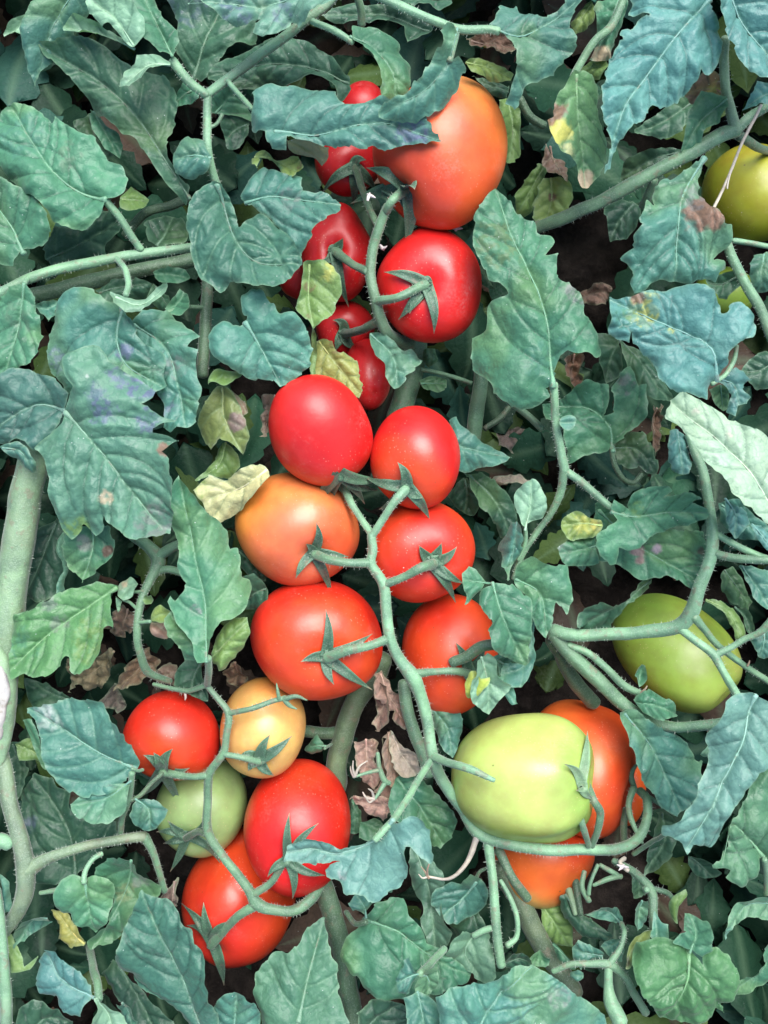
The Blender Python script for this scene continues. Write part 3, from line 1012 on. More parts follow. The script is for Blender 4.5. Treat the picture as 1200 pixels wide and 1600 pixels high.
truss('main cluster stalk zigzagging down between the central red tomatoes',
      [(None, '581,836,16,7.5 583,862,16,8.5 580,880,18,9 598,912,14,9.5 604,950,10,9.5 609,998,8,10 630,1036,-2,11 646,1056,-4,14 658,1085,-14,12.5 668,1125,-20,11.5 676,1180,-22,11 690,1215,-36,10.5 724,1266,-62,10.5 748,1302,-60,11 790,1317,-48,10.5 850,1327,-40,10.5 910,1327,-48,10 970,1325,-66,10 996,1310,-80,9.5 1010,1280,-96,9 1010,1248,-108,8.5 1000,1236,-130,8', 10, dict(name='main_stalk', hairs=1500, col='l')),
       (None, '582,838,16,7 566,815,2,6.5 548,785,-16,6.5 ' + P3('mid_left', 5, 7), 7, dict(name='pedicel', hairs=200, col='l')),
       (None, '580,838,16,7 598,812,24,6.5 616,785,36,7 ' + P3('mid_right', 5, 9), 7, dict(name='pedicel', hairs=200, col='l')),
       (None, '578,880,18,8 545,880,24,7.5 520,876,30,8 ' + P3('orange_mid', 6, 9), 7, dict(name='pedicel', hairs=200)),
       (None, '600,914,14,8 632,900,26,7 656,888,36,8.5 ' + P3('mid_right_low', 12, 10), 7, dict(name='pedicel', hairs=200)),
       (None, '604,1000,10,8.5 575,1010,22,7.5 545,1016,30,8.5 ' + P3('low_left', 8, 10), 7, dict(name='pedicel', hairs=200)),
       (None, '648,1052,-2,8 680,1050,-14,6.5 712,1048,-20,7 ' + P3('low_right', 4, 8), 7, dict(name='pedicel', hairs=200)),
       (None, '676,1182,-18,8 705,1193,20,7 735,1202,48,7 772,1219,56,4', 6, dict(name='side_shoot', col='l', hairs=150)),
       (None, '746,1304,-58,6 738,1330,-60,5 722,1358,-62,4 700,1373,-64,3 668,1370,-66,2.4', 4, dict(name='dried_pedicel', col='w')),
       (None, '670,1372,-64,2.5 664,1362,-60,1.6 658,1354,-58,0.8', 2, dict(name='dried_flower', col='n')),
       (None, '668,1370,-64,2.5 668,1358,-56,1.6 672,1346,-56,0.8', 2, dict(name='dried_flower', col='n')),
       (None, '668,1370,-64,2.5 660,1372,-60,1.6 654,1366,-62,0.8', 2, dict(name='dried_flower', col='w')),
       (None, '925,1322,-46,6 934,1296,-30,6.5 938,1270,-20,7 928,1250,-10,7 ' + P3('green_big', 6, 8), 6, dict(name='pedicel', hairs=150)),
       (None, '920,1322,-40,5 910,1290,-6,6 904,1265,4,6.5 906,1246,6,6 918,1232,-2,6', 6, dict(name='bract', hairs=80)),
       (None, '990,1232,-120,7 982,1258,-110,6 990,1290,-92,5 1004,1318,-76,2.5', 5, dict(name='bract', hairs=60)),
       (None, '1000,1238,-125,5 1030,1256,-110,4 1054,1274,-104,1.5', 4, dict(name='bract')),
       (None, '992,1234,-130,6 986,1210,-120,5 998,1190,-112,2', 4, dict(name='bract'))])
truss('lower left cluster stalk branching over the pale green tomato',
      [(None, '323,1070,-30,5.5 340,1092,-28,6 357,1116,-25,6.5 354,1150,-26,6.5 350,1176,-32,7 328,1209,-50,8 324,1250,-70,7.5 325,1300,-85,8.5 352,1342,-92,8.5 388,1388,-95,9.5 404,1414,-98,11 432,1422,-98,10 462,1422,-100,10 490,1400,-112,10.5 508,1368,-150,10', 8, dict(name='main_stalk', hairs=900)),
       (None, '356,1115,-24,5.5 390,1108,-12,5 425,1096,-14,5 446,1090,-16,5', 5, dict(name='pedicel', hairs=120)),
       (None, '444,1092,-14,5 462,1088,-10,4 480,1094,-8,1', 4, dict(name='bract')),
       (None, '444,1092,-14,5 452,1102,-16,4 464,1108,-16,1', 4, dict(name='bract')),
       (None, '436,1092,-12,4 434,1080,-8,3 432,1068,-8,1', 3, dict(name='bract')),
       (None, '350,1178,-32,6 378,1184,-30,5.5 ' + P3('yellow', 6, 7.5), 5, dict(name='pedicel', hairs=120)),
       (None, '326,1212,-50,6.5 300,1214,-56,6 ' + P3('small_red', 6, 8), 6, dict(name='pedicel', hairs=120)),
       (None, '322,1304,-86,6 310,1300,-110,6 ' + P3('pale_green', 6, 7), 6, dict(name='pedicel', hairs=80, col='d')),
       (None, '398,1396,-94,7.5 425,1376,-84,6.5 444,1348,-74,7 ' + P3('low_red', 5, 8), 6, dict(name='pedicel', hairs=120)),
       (None, '402,1414,-100,9 372,1432,-112,8 ' + P3('bottom_red', 8, 10), 8, dict(name='pedicel', hairs=150)),
       (None, '323,1070,-30,5.5 296,1079,-42,5 268,1076,-50,4.5 240,1069,-58,4', 4, dict(name='side_shoot', hairs=120)),
       (None, '289,1080,-46,2.5 290,1090,-44,2 289,1094,-44,0.8', 2, dict(name='dried_flower', col='w')),
       (None, '323,1070,-30,5.5 327,1052,-8,5.5 326,1028,30,5', 5, dict(name='side_shoot', hairs=100, col='l'))])

# ------------------------------------------------------------------ leaves, each with its own traced margin
PUR = (0.10, 0.115, 0.20); GRY = (0.17, 0.17, 0.17); BRN = (0.16, 0.09, 0.06); TAN = (0.42, 0.33, 0.22); YEL = (0.42, 0.42, 0.10)
WHT = (0.45, 0.48, 0.45)
# upper left
leaf('folded teal leaf hanging point down at the top left corner',
     [(0, '390,0 350,40 310,80 285,150 240,190 215,240 180,280 150,330 138,372 125,330 112,270 110,200 108,130 130,70 150,30 190,0 280,-50 360,-60', '340,-50 230,100 138,372', 60, dict(col='t', side=14, tilt=-30))])
leaf('small pale leaf edge behind the folded leaf at the top left corner',
     [(0, '28,170 60,120 110,70 150,30 170,60 140,120 100,150 60,155', '160,40 100,110 30,168', 30, dict(col='p'))])
leaf('pale upturned leaf showing its underside near the top left',
     [(0, '405,40 440,5 500,-5 570,20 630,70 658,120 655,160 620,200 595,212 560,195 530,160 500,130 465,130 430,105 408,70', '600,210 530,110 430,30', 75, dict(col='p', droop=0.5, puck=0.7, tilt=10)),
      (0, '595,212 560,195 500,180 420,165 350,150 290,145 288,115 320,75 370,80 420,105 465,130 510,140 570,170', '595,208 470,160 290,115', 62, dict(col='p', puck=0.6))])
leaf('broad dark leaf running diagonally below the pale upturned one at the upper left',
     [(0, '215,258 300,245 400,210 480,240 560,300 640,350 740,360 790,430 800,520 770,620 765,700 800,780 860,860 835,905 790,870 720,800 680,720 620,650 560,610 500,560 440,520 400,460 340,380 280,330 240,300', '850,890 740,720 620,540 450,380 220,258', 5, dict(col='d', tilt=30, droop=0.7))])
leaf('large serrated green leaf on the left edge above the horizontal stem',
     [(0, '470,890 530,880 562,830 560,770 535,730 480,718 455,680 440,640 402,597 385,602 330,570 270,530 225,495 218,535 190,510 120,460 60,440 20,450 -20,480 -60,560 -70,650 -10,730 30,790 80,840 150,880 215,935 240,985 300,1015 370,1032 420,1000 460,950 467,910', '470,890 340,850 230,760 150,650 30,455', 60,
      dict(col='g', droop=1.0, patches=((0, '300,690', 70, (0.10, 0.17, 0.11), 0.6), (0, '80,600', 130, 't', 0.5))))],
     [(0, '470,890 540,980 590,1060 630,1112', 6.5, dict(d0=55, d1=10, col='l', name='petiole', hairs=150))])
leaf('green leaf pair drooping over the left edge at the horizontal stem',
     [(0, '110,1125 150,1112 200,1090 235,1050 238,1000 215,950 180,900 130,860 70,830 0,805 -60,810 -90,1000 -30,1130 0,1180 60,1190', '110,1135 50,1010 -50,880', 45, dict(col='g', tilt=10)),
      (3, '105,150 140,200 165,300 178,380 165,460 120,510 50,530 5,550 10,620 28,672 18,682 0,610 -40,560 -70,400 -50,250 0,190 60,165', '105,152 70,320 5,560', 45, dict(col='g', tilt=-10, patches=((3, '105,400', 14, WHT, 0.5), (3, '60,300', 80, (0.10, 0.17, 0.11), 0.5))))],
     [(3, '130,120,26 110,150,40', 5, dict(d0=30, col='l', name='petiole'))])
leaf('small round leaf stuck to the vertical stalk at the upper left',
     [(0, '940,700 915,650 900,610 850,600 800,620 770,670 768,720 785,760 850,788 900,770 935,730', '938,702 860,690 775,700', 45, dict(col='t', droop=0.6))])
leaf('little pale leaflet and folded leaf at the fork of the upper left stalk',
     [(0, '755,290 745,260 700,228 650,240 605,235 600,265 560,300 545,340 530,385 590,410 620,380 680,335 740,305', '755,288 660,300 560,385', 88, dict(col='p', droop=0.5, puck=0.6)),
      (0, '650,-60 700,20 740,100 790,140 802,190 782,272 735,255 690,225 640,180 600,130 560,60 540,0 560,-60', '778,272 720,150 620,-50', 50, dict(col='g', side=-10, patches=((0, '730,90', 30, 'p', 0.7),)))],
     [(0, '770,270 850,370 925,425', 8, dict(d0=52, d1=40, col='l', name='petiole', hairs=200))])
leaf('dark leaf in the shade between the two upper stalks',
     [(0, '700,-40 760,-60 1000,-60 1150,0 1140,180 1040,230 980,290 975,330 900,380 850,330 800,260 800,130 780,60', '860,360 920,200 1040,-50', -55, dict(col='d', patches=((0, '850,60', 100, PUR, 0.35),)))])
leaf('dim grey-green leaf beneath the diagonal stalk near the top',
     [(1, '-200,330 -150,260 -60,220 60,200 150,170 230,180 300,215 370,260 420,320 450,350 448,400 410,450 395,440 385,385 300,375 200,385 100,378 0,395 -100,390', '440,370 250,300 50,290 -190,330', -15, dict(col='d', droop=1.1))])
leaf('long teal leaf lying across the shoulder of the largest orange tomato',
     [(1, '855,645 800,660 740,655 680,650 620,672 560,655 500,668 430,660 370,655 320,640 240,620 170,615 165,660 100,665 75,620 70,590 20,580 0,560 5,500 15,450 5,420 80,375 140,395 230,385 300,375 380,380 390,430 420,470 480,470 530,460 580,450 620,470 680,510 740,515 780,505 800,560 830,610', '115,590 300,595 450,570 620,555 855,645', 84, dict(col=(0.066, 0.185, 0.145), tilt=18, droop=0.9, puck=1.3, patches=((1, '720,580', 75, PUR, 0.7), (1, '780,630', 40, PUR, 0.6))))])
leaf('narrow twisted leaf draped onto the long teal leaf from the top',
     [(1, '905,150 870,150 845,180 860,220 820,270 780,330 740,380 690,420 620,450 570,490 570,520 640,525 720,520 790,500 850,465 900,410 940,350 965,290 930,260 905,270 905,230 925,160', '925,140 890,270 780,400 570,510', 124, dict(col='t', droop=0.8, side=8))],
     [(1, '925,128 912,190 892,270', 6, dict(d0=124, d1=128, col='l', name='petiole'))])
leaf('heart-shaped leaf with a curled pale edge above the long teal leaf',
     [(1, '455,125 520,105 600,110 660,130 680,160 670,190 695,220 720,255 715,310 718,370 700,410 650,440 600,455 585,430 590,370 570,300 540,250 500,210 465,190', '450,175 560,220 640,330 650,445', 72, dict(col='g', side=14, patches=((1, '560,270', 22, 'p', 0.7), (1, '588,390', 20, 'p', 0.7))))],
     [(1, '280,95,80 400,150,80 460,190,76', 5.5, dict(d0=80, col='l', name='petiole', hairs=120))])
leaf('pale crinkled leaf with violet blotches cut off by the top edge',
     [(1, '-275,20 -230,5 -190,30 -110,90 -60,120 -10,100 30,70 45,75 30,110 15,140 40,160 90,165 150,140 185,95 210,100 220,140 240,120 310,75 380,10 420,-60 200,-120 0,-120 -150,-80', '400,-30 200,-10 0,20 -270,15', 140, dict(col=(0.103, 0.235, 0.169), puck=1.3, patches=((1, '-60,40', 70, PUR, 0.6), (1, '150,50', 60, PUR, 0.5), (1, '60,20', 50, 'w', 0.5))))])
leaf('shaded leaf behind the heart-shaped leaf at the top',
     [(1, '330,80 450,20 560,40 700,30 800,80 815,150 760,200 700,220 690,150 600,115 480,110 380,110', '800,150 600,80 350,80', -45, dict(col='d')),
      (1, '560,-60 700,-40 900,-20 910,20 850,50 760,20 640,10', '900,0 750,-10 580,-40', 0, dict(col='d'))])
leaf('big drooping teal leaf at the top right of the orange tomato',
     [(2, '-60,130 -20,100 0,20 20,-20 90,-20 110,30 150,40 190,75 240,50 290,0 330,-40 400,-30 340,40 320,90 325,140 348,180 330,230 280,280 230,330 200,345 150,365 125,380 100,440 75,472 35,440 60,370 70,300 65,230 30,190 0,165 -40,155', '-50,142 80,170 200,110 340,10', 112, dict(col='t', puck=1.2, droop=1.0))])
leaf('rolled pale yellowish leaf just above the largest orange tomato',
     [(1, '960,290 1010,255 1080,270 1130,300 1180,340 1165,370 1100,360 1040,345 980,335', '965,295 1060,300 1175,355', 60, dict(col='l', droop=1.6)),
      (1, '1000,340 1090,350 1160,370 1150,430 1090,430 1040,385', '1155,400 1080,385 1010,350', -10, dict(col='d'))])
# upper right
leaf('long blue-green serrated leaf hanging at the upper right',
     [(2, '590,-30 600,10 585,45 640,70 660,80 620,100 600,130 550,130 535,160 545,180 510,230 490,290 470,340 458,400 455,480 465,530 490,590 500,640 490,700 490,752 505,740 525,660 560,610 600,560 640,540 660,490 720,460 800,440 830,400 870,370 900,340 910,300 950,320 985,280 1000,220 1000,160 980,100 950,40 940,-30 800,-60 680,-50', '945,-10 800,150 650,350 560,480 490,745', 140, dict(col='b', tilt=-25, puck=1.4))])
leaf('blue-green leaf filling the top right corner',
     [(2, '945,0 960,60 1000,150 1030,220 1060,280 1110,340 1160,375 1210,385 1300,380 1350,200 1300,-60 1100,-80 960,-60', '980,-70 1080,100 1180,220 1300,360', 155, dict(col='b', puck=1.3)),
      (2, '1090,490 1115,430 1140,375 1200,390 1260,420 1240,480 1200,470 1140,480', '1260,400 1180,430 1095,485', 80, dict(col='b'))])
leaf('yellowing leaf with a scorched brown edge beside the blue-green leaf',
     [(2, '325,340 370,325 420,335 450,360 455,480 465,540 490,600 498,650 485,720 440,780 410,830 375,838 355,790 340,730 310,700 270,690 230,640 205,590 200,560 230,540 240,480 260,430 290,400', '340,345 350,480 370,640 390,825', 55, dict(col=(0.098, 0.230, 0.098), side=10, patches=((2, '250,600', 75, YEL, 0.9), (2, '300,680', 45, (0.4, 0.42, 0.2), .8), (2, '235,510', 60, BRN, 0.95), (2, '215,570', 30, BRN, .9), (2, '385,800', 45, TAN, 0.9))))],
     [(2, '560,-20,20 500,120,18 430,180,15 360,290,10 330,345,40', 7, dict(d0=10, name='petiole', col='s'))])
leaf('withered strip of leaf with a tan blotch beside the yellowing leaf stalk',
     [(2, '430,30 445,-10 560,-20 570,40 540,130 520,190 505,240 450,265 410,250 440,180 440,100', '540,-20 490,110 430,255', 0, dict(col='g', patches=((2, '460,235', 45, TAN, 0.9), (2, '440,10', 30, BRN, .8)), crumple=0.3)),
      (2, '360,290 400,260 460,265 480,300 450,350 400,330', '455,300 410,290 365,290', -20, dict(col='y'))], name='withered_leaf')
leaf('small cupped green leaf with a brown tip under the upper right stem',
     [(2, '880,440 910,440 960,450 1000,450 1008,480 980,540 940,570 910,590 905,640 860,670 820,670 815,610 830,540 855,480', '1000,460 900,540 830,660', 35, dict(col='g', side=10)),
      (2, '850,395 900,320 940,340 1000,390 1000,440 940,445 890,435', '1000,420 930,390 860,395', 20, dict(col='n', crumple=0.5, patches=((2, '960,420', 40, YEL, 0.6),)))])
leaf('shrivelled yellow-green leaf hanging low left of the upper right stem',
     [(2, '200,800 260,800 310,830 330,880 310,930 280,970 200,995 150,970 155,910 170,860', '230,800 235,890 210,985', -110, dict(col='l', patches=((2, '240,880', 20, BRN, 0.9),))),
      (2, '70,880 120,800 180,730 215,740 205,800 175,880 150,935 90,960', '200,745 150,830 95,930', -125, dict(col='y')),
      (2, '210,640 255,690 300,720 300,825 250,795 212,770 200,700', '230,650 260,740 290,820', -100, dict(col='n', crumple=0.5))], name='withered_leaf')
leaf('jagged teal leaf with a brown scorched lobe in front of the olive tomato',
     [(2, '935,680 860,740 780,790 735,800 692,860 692,912 662,890 640,950 602,990 622,1020 595,1060 600,1110 545,1150 580,1190 600,1225 590,1265 605,1305 645,1295 690,1262 740,1254 850,1262 920,1244 975,1254 985,1212 1040,1184 1020,1154 965,1154 1010,1114 1042,1075 1035,1010 985,1015 975,965 940,935 905,890 900,820 915,740', '930,690 820,880 790,1080 780,1250', 70, dict(col='t', tilt=20, puck=1.3, patches=((2, '900,960', 85, BRN, 0.95), (2, '960,1000', 40, (0.22, 0.13, 0.09), 0.9), (2, '870,880', 70, GRY, 0.5))))])
leaf('long lobed green leaf running down the middle right of the red tomatoes',
     [(None, '777,287 801,315 815,329 840,340 843,354 864,361 870,375 854,396 872,396 871,432 888,442 903,453 911,474 915,491 923,495 930,523 932,541 939,555 930,560 916,555 899,555 885,548 876,555 866,586 862,604 855,607 858,618 846,631 818,637 797,631 780,618 761,586 742,572 743,548 740,520 761,511 766,474 778,463 795,455 785,442 768,436 757,418 744,397 738,380 742,345 755,310', '864,604 856,510 832,430 800,360 777,290', 70, dict(col='g', droop=0.8, tilt=-20, patches=((None, '780,380', 40, (0.10, 0.15, 0.06), 0.6), (None, '895,450', 26, GRY, 0.7), (None, '860,560', 40, 't', 0.5))))],
     [(5, '245,600,66,7 250,690,56,7 252,760,48,7.5 275,900,36,8 292,985,26,9', 7, dict(d0=50, col='l', name='petiole', hairs=350)),
      (5, '292,985,26,8 272,1090,14,7 230,1180,2,6 160,1270,-6,5.5 100,1370,-10,5 65,1470,-6,4.5', 6, dict(d0=0, col='s', name='petiole', hairs=250)),
      (5, '295,985,26,7.5 400,1065,24,7 480,1135,26,6.5 570,1200,34,6', 6, dict(d0=20, col='l', name='petiole', hairs=250))])
leaf('tiny oval leaflet on the stalk of the long lobed leaf',
     [(5, '268,772 285,745 310,735 335,745 342,770 330,798 305,808 280,800', '268,775 305,772 340,770', 64, dict(col='t', droop=0.4, veins=False))])
leaf('blue-green lobed leaf with a yellow patch right of the bare soil',
     [(5, '500,210 540,220 600,200 640,190 730,180 800,165 880,160 920,180 960,220 980,290 1000,285 1020,250 1060,245 1100,280 1125,345 1110,400 1060,420 1010,460 1000,520 980,560 950,600 930,630 920,670 850,650 780,640 740,610 710,560 710,510 650,460 600,410 585,370 580,410 530,400 490,370 485,290', '975,580 930,430 760,340 500,225', 118, dict(col='b', puck=1.3, patches=((5, '630,270', 85, YEL, 0.75), (5, '560,290', 70, 'g', 0.6), (5, '612,215', 36, BRN, 0.9), (5, '765,365', 16, YEL, .7))))],
     [(5, '1060,430,100 1050,490,104 1010,560,108 950,600,112', 4, dict(d0=105, col='l', name='petiole'))])
leaf('small blue-green leaf with torn edge below the yellow-patched leaf',
     [(5, '960,570 1000,560 1050,525 1100,540 1150,575 1110,600 1090,620 1120,660 1110,680 1070,690 1060,740 1030,720 1040,640 1000,600', '970,575 1050,600 1080,690', 70, dict(col='b')),
      (5, '940,620 990,600 1030,620 1035,700 1010,710 960,680', '990,605 1000,660 1010,705', 40, dict(col='g'))])
leaf('pale green leaf showing its light underside at the right edge',
     [(5, '715,740 745,700 765,660 790,640 860,650 930,670 1000,710 1040,760 1100,780 1150,800 1200,830 1260,870 1300,1000 1280,1270 1200,1230 1150,1190 1060,1120 1000,1050 930,960 880,900 830,840 770,790 720,765', '1270,1230 1110,980 950,820 765,690', 182, dict(col='w', droop=0.6, puck=0.8, patches=((5, '1030,830', 22, (0.45, 0.38, 0.34), .7), (5, '880,725', 20, (.4, .36, .32), .6))))])
leaf('dim lobed leaf in the shade under the yellow-patched leaf',
     [(5, '500,880 480,900 430,910 370,930 310,950 300,900 280,830 270,760 200,760 190,690 240,680 310,650 340,610 390,590 440,610 480,605 480,650 465,740 500,720 500,620 520,570 570,525 600,570 615,610 650,600 655,680 640,770 600,800 540,840', '510,900 490,790 400,710 240,700', -55, dict(col='g', puck=1.2, patches=((5, '550,610', 50, GRY, 0.6),))),
      (5, '510,880 560,820 640,815 680,880 715,960 710,1010 660,1000 620,970 580,980 530,940', '520,885 610,890 700,1000', -80, dict(col='d'))],
     [(5, '500,885 520,970 560,1030 600,1040 640,1000', 5, dict(d0=-60, d1=-85, name='petiole', col='d'))])
leaf('dull green leaf low behind the blue-green leaves at the middle right',
     [(5, '545,410 620,440 700,500 740,570 755,680 700,670 640,640 600,570 560,500', '560,420 650,520 745,670', -75, dict(col='d')),
      (5, '430,370 520,400 545,470 550,560 480,600 440,500', '540,400 500,480 480,590', -130, dict(col='d'))])
leaf('lobed green leaf spreading left from the forked stalk at the right',
     [(8, '500,0 515,-33 590,20 590,-33 630,-73 700,-83 740,-88 750,-63 720,-33 780,-48 840,-53 890,-28 860,-13 930,22 930,40 880,75 800,100 720,120 660,150 620,190 570,200 530,190 525,265 490,260 450,230 425,170 430,130 480,90 525,60', '505,30 600,50 760,30 930,30', 44, dict(col='g', puck=1.1, patches=((5, '620,1160', 40, 'y', 0.6),)))])
leaf('curled yellow-spotted leaflet left of the forked stalk',
     [(8, '280,90 300,40 350,25 400,50 450,60 470,90 440,130 410,140 330,150 290,120', '460,90 380,80 290,90', 20, dict(col='l', droop=1.5, patches=((8, '430,85', 30, BRN, 0.85), (8, '400,75', 60, YEL, 0.7)))),
      (8, '255,190 300,160 380,145 430,140 440,220 450,255 380,270 310,270 270,240', '440,180 360,200 265,215', 10, dict(col='g', droop=1.3, patches=((8, '285,200', 40, GRY, 0.5),)))])
leaf('broad drooping leaf with round grey lesions above the green tomato at right',
     [(8, '420,-10 500,0 700,100 850,110 920,120 930,200 910,290 880,375 820,350 760,320 690,315 620,330 580,300 520,260 440,250', '440,20 620,180 880,340', -25, dict(col='g', droop=0.9, patches=((8, '690,195', 27, (0.30, 0.25, 0.28), 1.0), (8, '615,200', 32, (0.20, 0.13, 0.13), 0.9), (8, '622,245', 24, (.2, .13, .12), .9), (8, '890,200', 20, (.05, .05, .03), .9)))),
      (8, '345,520 350,470 390,440 450,430 520,440 580,390 640,330 680,325 690,350 640,400 560,430 520,490 500,540 420,600 350,560', '680,335 560,420 400,520', -40, dict(col='d', side=12))])
leaf('narrow bluish leaflet hanging by the right-hand stem',
     [(5, '770,810 800,800 840,840 860,900 870,960 850,1000 810,1005 780,980 765,930 760,860', '800,805 815,900 830,1000', 25, dict(col='b'))])
leaf('small leaflets behind the forked stem at the right edge',
     [(8, '1060,265 1130,270 1210,290 1210,470 1150,430 1110,350', '1080,270 1150,360 1205,460', -20, dict(col='t')),
      (8, '915,420 970,415 1030,450 1080,490 1110,560 1105,600 1060,600 1040,540 990,470', '920,420 1020,470 1080,590', -30, dict(col='y', side=8)),
      (8, '1040,450 1090,460 1125,510 1128,570 1110,590 1085,500', '1045,452 1100,500 1120,580', -55, dict(col='d')),
      (8, '990,-30 1060,0 1130,30 1145,80 1060,145 1030,110', '1000,-30 1060,40 1060,140', 60, dict(col='b')),
      (8, '1140,80 1200,100 1260,150 1240,220 1180,180', '1145,85 1190,150 1240,215', 70, dict(col='b')),
      (8, '1140,590 1200,560 1260,580 1250,680 1190,690 1150,640', '1200,570 1190,630 1180,690', 20, dict(col='t'))])
# left side, middle
leaf('teal leaf with a folded centre below the horizontal stem',
     [(3, '540,240 490,235 450,200 390,172 330,175 280,205 250,260 240,320 215,360 208,450 212,545 245,570 280,615 305,640 400,640 520,600 640,640 700,640 750,605 735,560 742,500 735,465 690,440 640,410 610,360 580,310 555,280', '545,255 522,400 560,510 720,610', 48, dict(col='t', patches=((3, '560,450', 45, PUR, 0.8), (3, '230,500', 60, PUR, 0.5)))),
      (3, '600,330 620,290 680,270 740,275 780,310 850,355 898,390 870,410 850,440 895,455 885,500 890,560 910,640 890,690 880,760 840,800 790,795 760,815 730,800 740,700 700,640 640,500 610,420', '600,335 740,440 800,620 830,790', 18, dict(col='t', patches=((3, '790,530', 60, GRY, 0.5), (3, '720,710', 80, PUR, 0.6)))),
      (3, '495,190 520,205 560,210 620,215 680,180 750,150 755,170 700,225 650,260 600,280 550,265 520,235', '520,215 620,245 750,160', 88, dict(col='p', droop=0.4, puck=0.5))],
     [(3, '520,40,12 560,90,40 572,150,60 562,205,78', 5.5, dict(d0=40, col='l', name='petiole', hairs=150))])
leaf('big violet-blotched leaf spreading over the left side',
     [(3, '285,720 300,680 340,620 300,560 300,510 330,470 400,430 460,445 490,500 530,520 580,560 640,590 700,630 690,660 635,690 680,720 740,745 790,760 740,780 690,800 690,820 760,840 800,850 770,870 730,900 760,940 780,1000 790,1060 780,1150 750,1268 680,1275 620,1283 560,1258 500,1233 462,1193 455,1255 410,1283 360,1233 330,1273 300,1293 265,1243 240,1163 225,1080 230,1000 215,930 190,890 250,820 280,760', '285,725 430,880 560,1050 720,1250', 98, dict(col=(0.068, 0.171, 0.114), puck=1.3, droop=0.7, patches=((3, '640,610', 70, PUR, 0.85), (3, '540,570', 55, PUR, 0.7), (3, '480,720', 70, PUR, 0.7), (3, '660,770', 60, PUR, 0.7), (3, '450,640', 50, PUR, .5), (3, '735,895', 32, BRN, 0.9), (3, '470,1110', 34, TAN, 0.7), (3, '410,575', 9, WHT, .5), (3, '615,880', 8, WHT, .5), (6, '690,60', 90, GRY, 0.6), (6, '320,110', 60, 'y', .8))))])
leaf('dark bluish leaf at the left edge joined to the violet-blotched one',
     [(3, '285,720 310,650 270,600 230,570 150,540 80,530 20,540 -40,600 -60,800 0,870 60,850 120,860 150,900 190,885 240,820', '290,720 180,690 90,720 -20,790', 66, dict(col=(0.041, 0.117, 0.091), puck=1.2)),
      (3, '0,880 60,850 120,880 150,930 160,980 140,1000 100,960 40,920', '10,885 90,900 150,990', 72, dict(col='t', droop=0.4))])
leaf('crumpled dark teal leaf left of the shaded red tomatoes',
     [(1, '-10,800 60,745 150,770 235,790 240,850 290,860 350,870 410,910 380,960 330,1000 280,1060 250,1110 225,1140 180,1100 120,1000 60,960 0,920 -40,880', '-20,900 120,880 260,900 405,912', 40, dict(col='t', puck=1.2, patches=((1, '190,900', 60, GRY, 0.6),))),
      (None, '330,285 312,297 300,325 295,360 300,400 310,430 345,457 362,440 385,448 420,455 452,442 472,415 462,385 440,355 412,330 385,338 372,350 362,320 348,290', '340,290 365,370 400,410 465,415', 62, dict(col=(0.039, 0.121, 0.081), puck=1.5, wave=1.4))])
leaf('rounded dark teal leaf left of the yellow-green withering leaflet',
     [(None, '380,465 395,457 415,462 440,490 460,490 480,515 485,545 478,575 460,590 437,602 425,590 410,592 385,590 360,575 340,560 328,535 332,515 350,505 375,512 385,500 378,480', '384,505 405,540 437,600', 50, dict(col='t', puck=1.2))])
leaf('small green-yellow leaf with a brown midrib in front of the shaded tomatoes',
     [(4, '245,70 310,62 370,80 410,130 412,180 390,240 370,300 320,330 285,360 260,320 205,260 225,200 240,120', '270,75 262,200 285,355', 30, dict(col='y', patches=((4, '360,110', 45, YEL, 0.6), (4, '268,170', 24, BRN, 0.6), (4, '272,300', 22, BRN, .6))))])
leaf('pale yellow veined leaf just above the egg-shaped red tomato',
     [(4, '300,410 350,400 395,450 440,470 490,520 490,580 505,600 490,665 440,660 390,620 330,590 265,575 285,500 290,440', '310,410 380,500 490,640', -20, dict(col=(0.240, 0.270, 0.075), droop=0.5, patches=((4, '380,440', 30, BRN, .5),))),
      (4, '285,350 300,380 298,450 290,560 270,560 272,450', '293,350 288,450 280,555', 0, dict(col='y', veins=False))])
leaf('small drooping grey-green leaf right below the star-calyx red tomato',
     [(4, '535,375 600,380 640,410 685,450 720,445 770,490 745,520 700,560 690,590 650,620 620,590 600,520 560,470', '540,380 640,480 660,610', -55, dict(col='t'))])
leaf('pointed dark leaf sticking out right of the round red tomato',
     [(4, '895,760 925,745 940,780 1010,830 1080,880 1175,930 1120,960 1040,975 980,990 930,985 880,960 890,850', '880,860 980,890 1175,930', -35, dict(col='t'))])
leaf('dark shaded leaves below the pointed leaf right of the central cluster',
     [(4, '960,1010 1040,1000 1100,1040 1160,1110 1195,1200 1200,1330 1140,1320 1090,1220 1030,1150', '980,1010 1090,1120 1180,1310', -110, dict(col='d', side=10)),
      (4, '880,1100 960,1020 1010,1080 1030,1140 1000,1190 940,1170', '960,1030 970,1100 960,1170', -150, dict(col='d'))])
leaf('pale rounded leaflet on a thin stalk left of the long vertical stalk',
     [(8, '110,90 80,30 75,-40 100,-100 150,-110 190,-80 212,0 200,50 150,75', '115,110 140,0 140,-105', 30, dict(col='p', droop=0.4, puck=0.6))],
     [(8, '115,80 118,160 85,240', 4, dict(d0=22, d1=0, col='l', name='petiole'))])
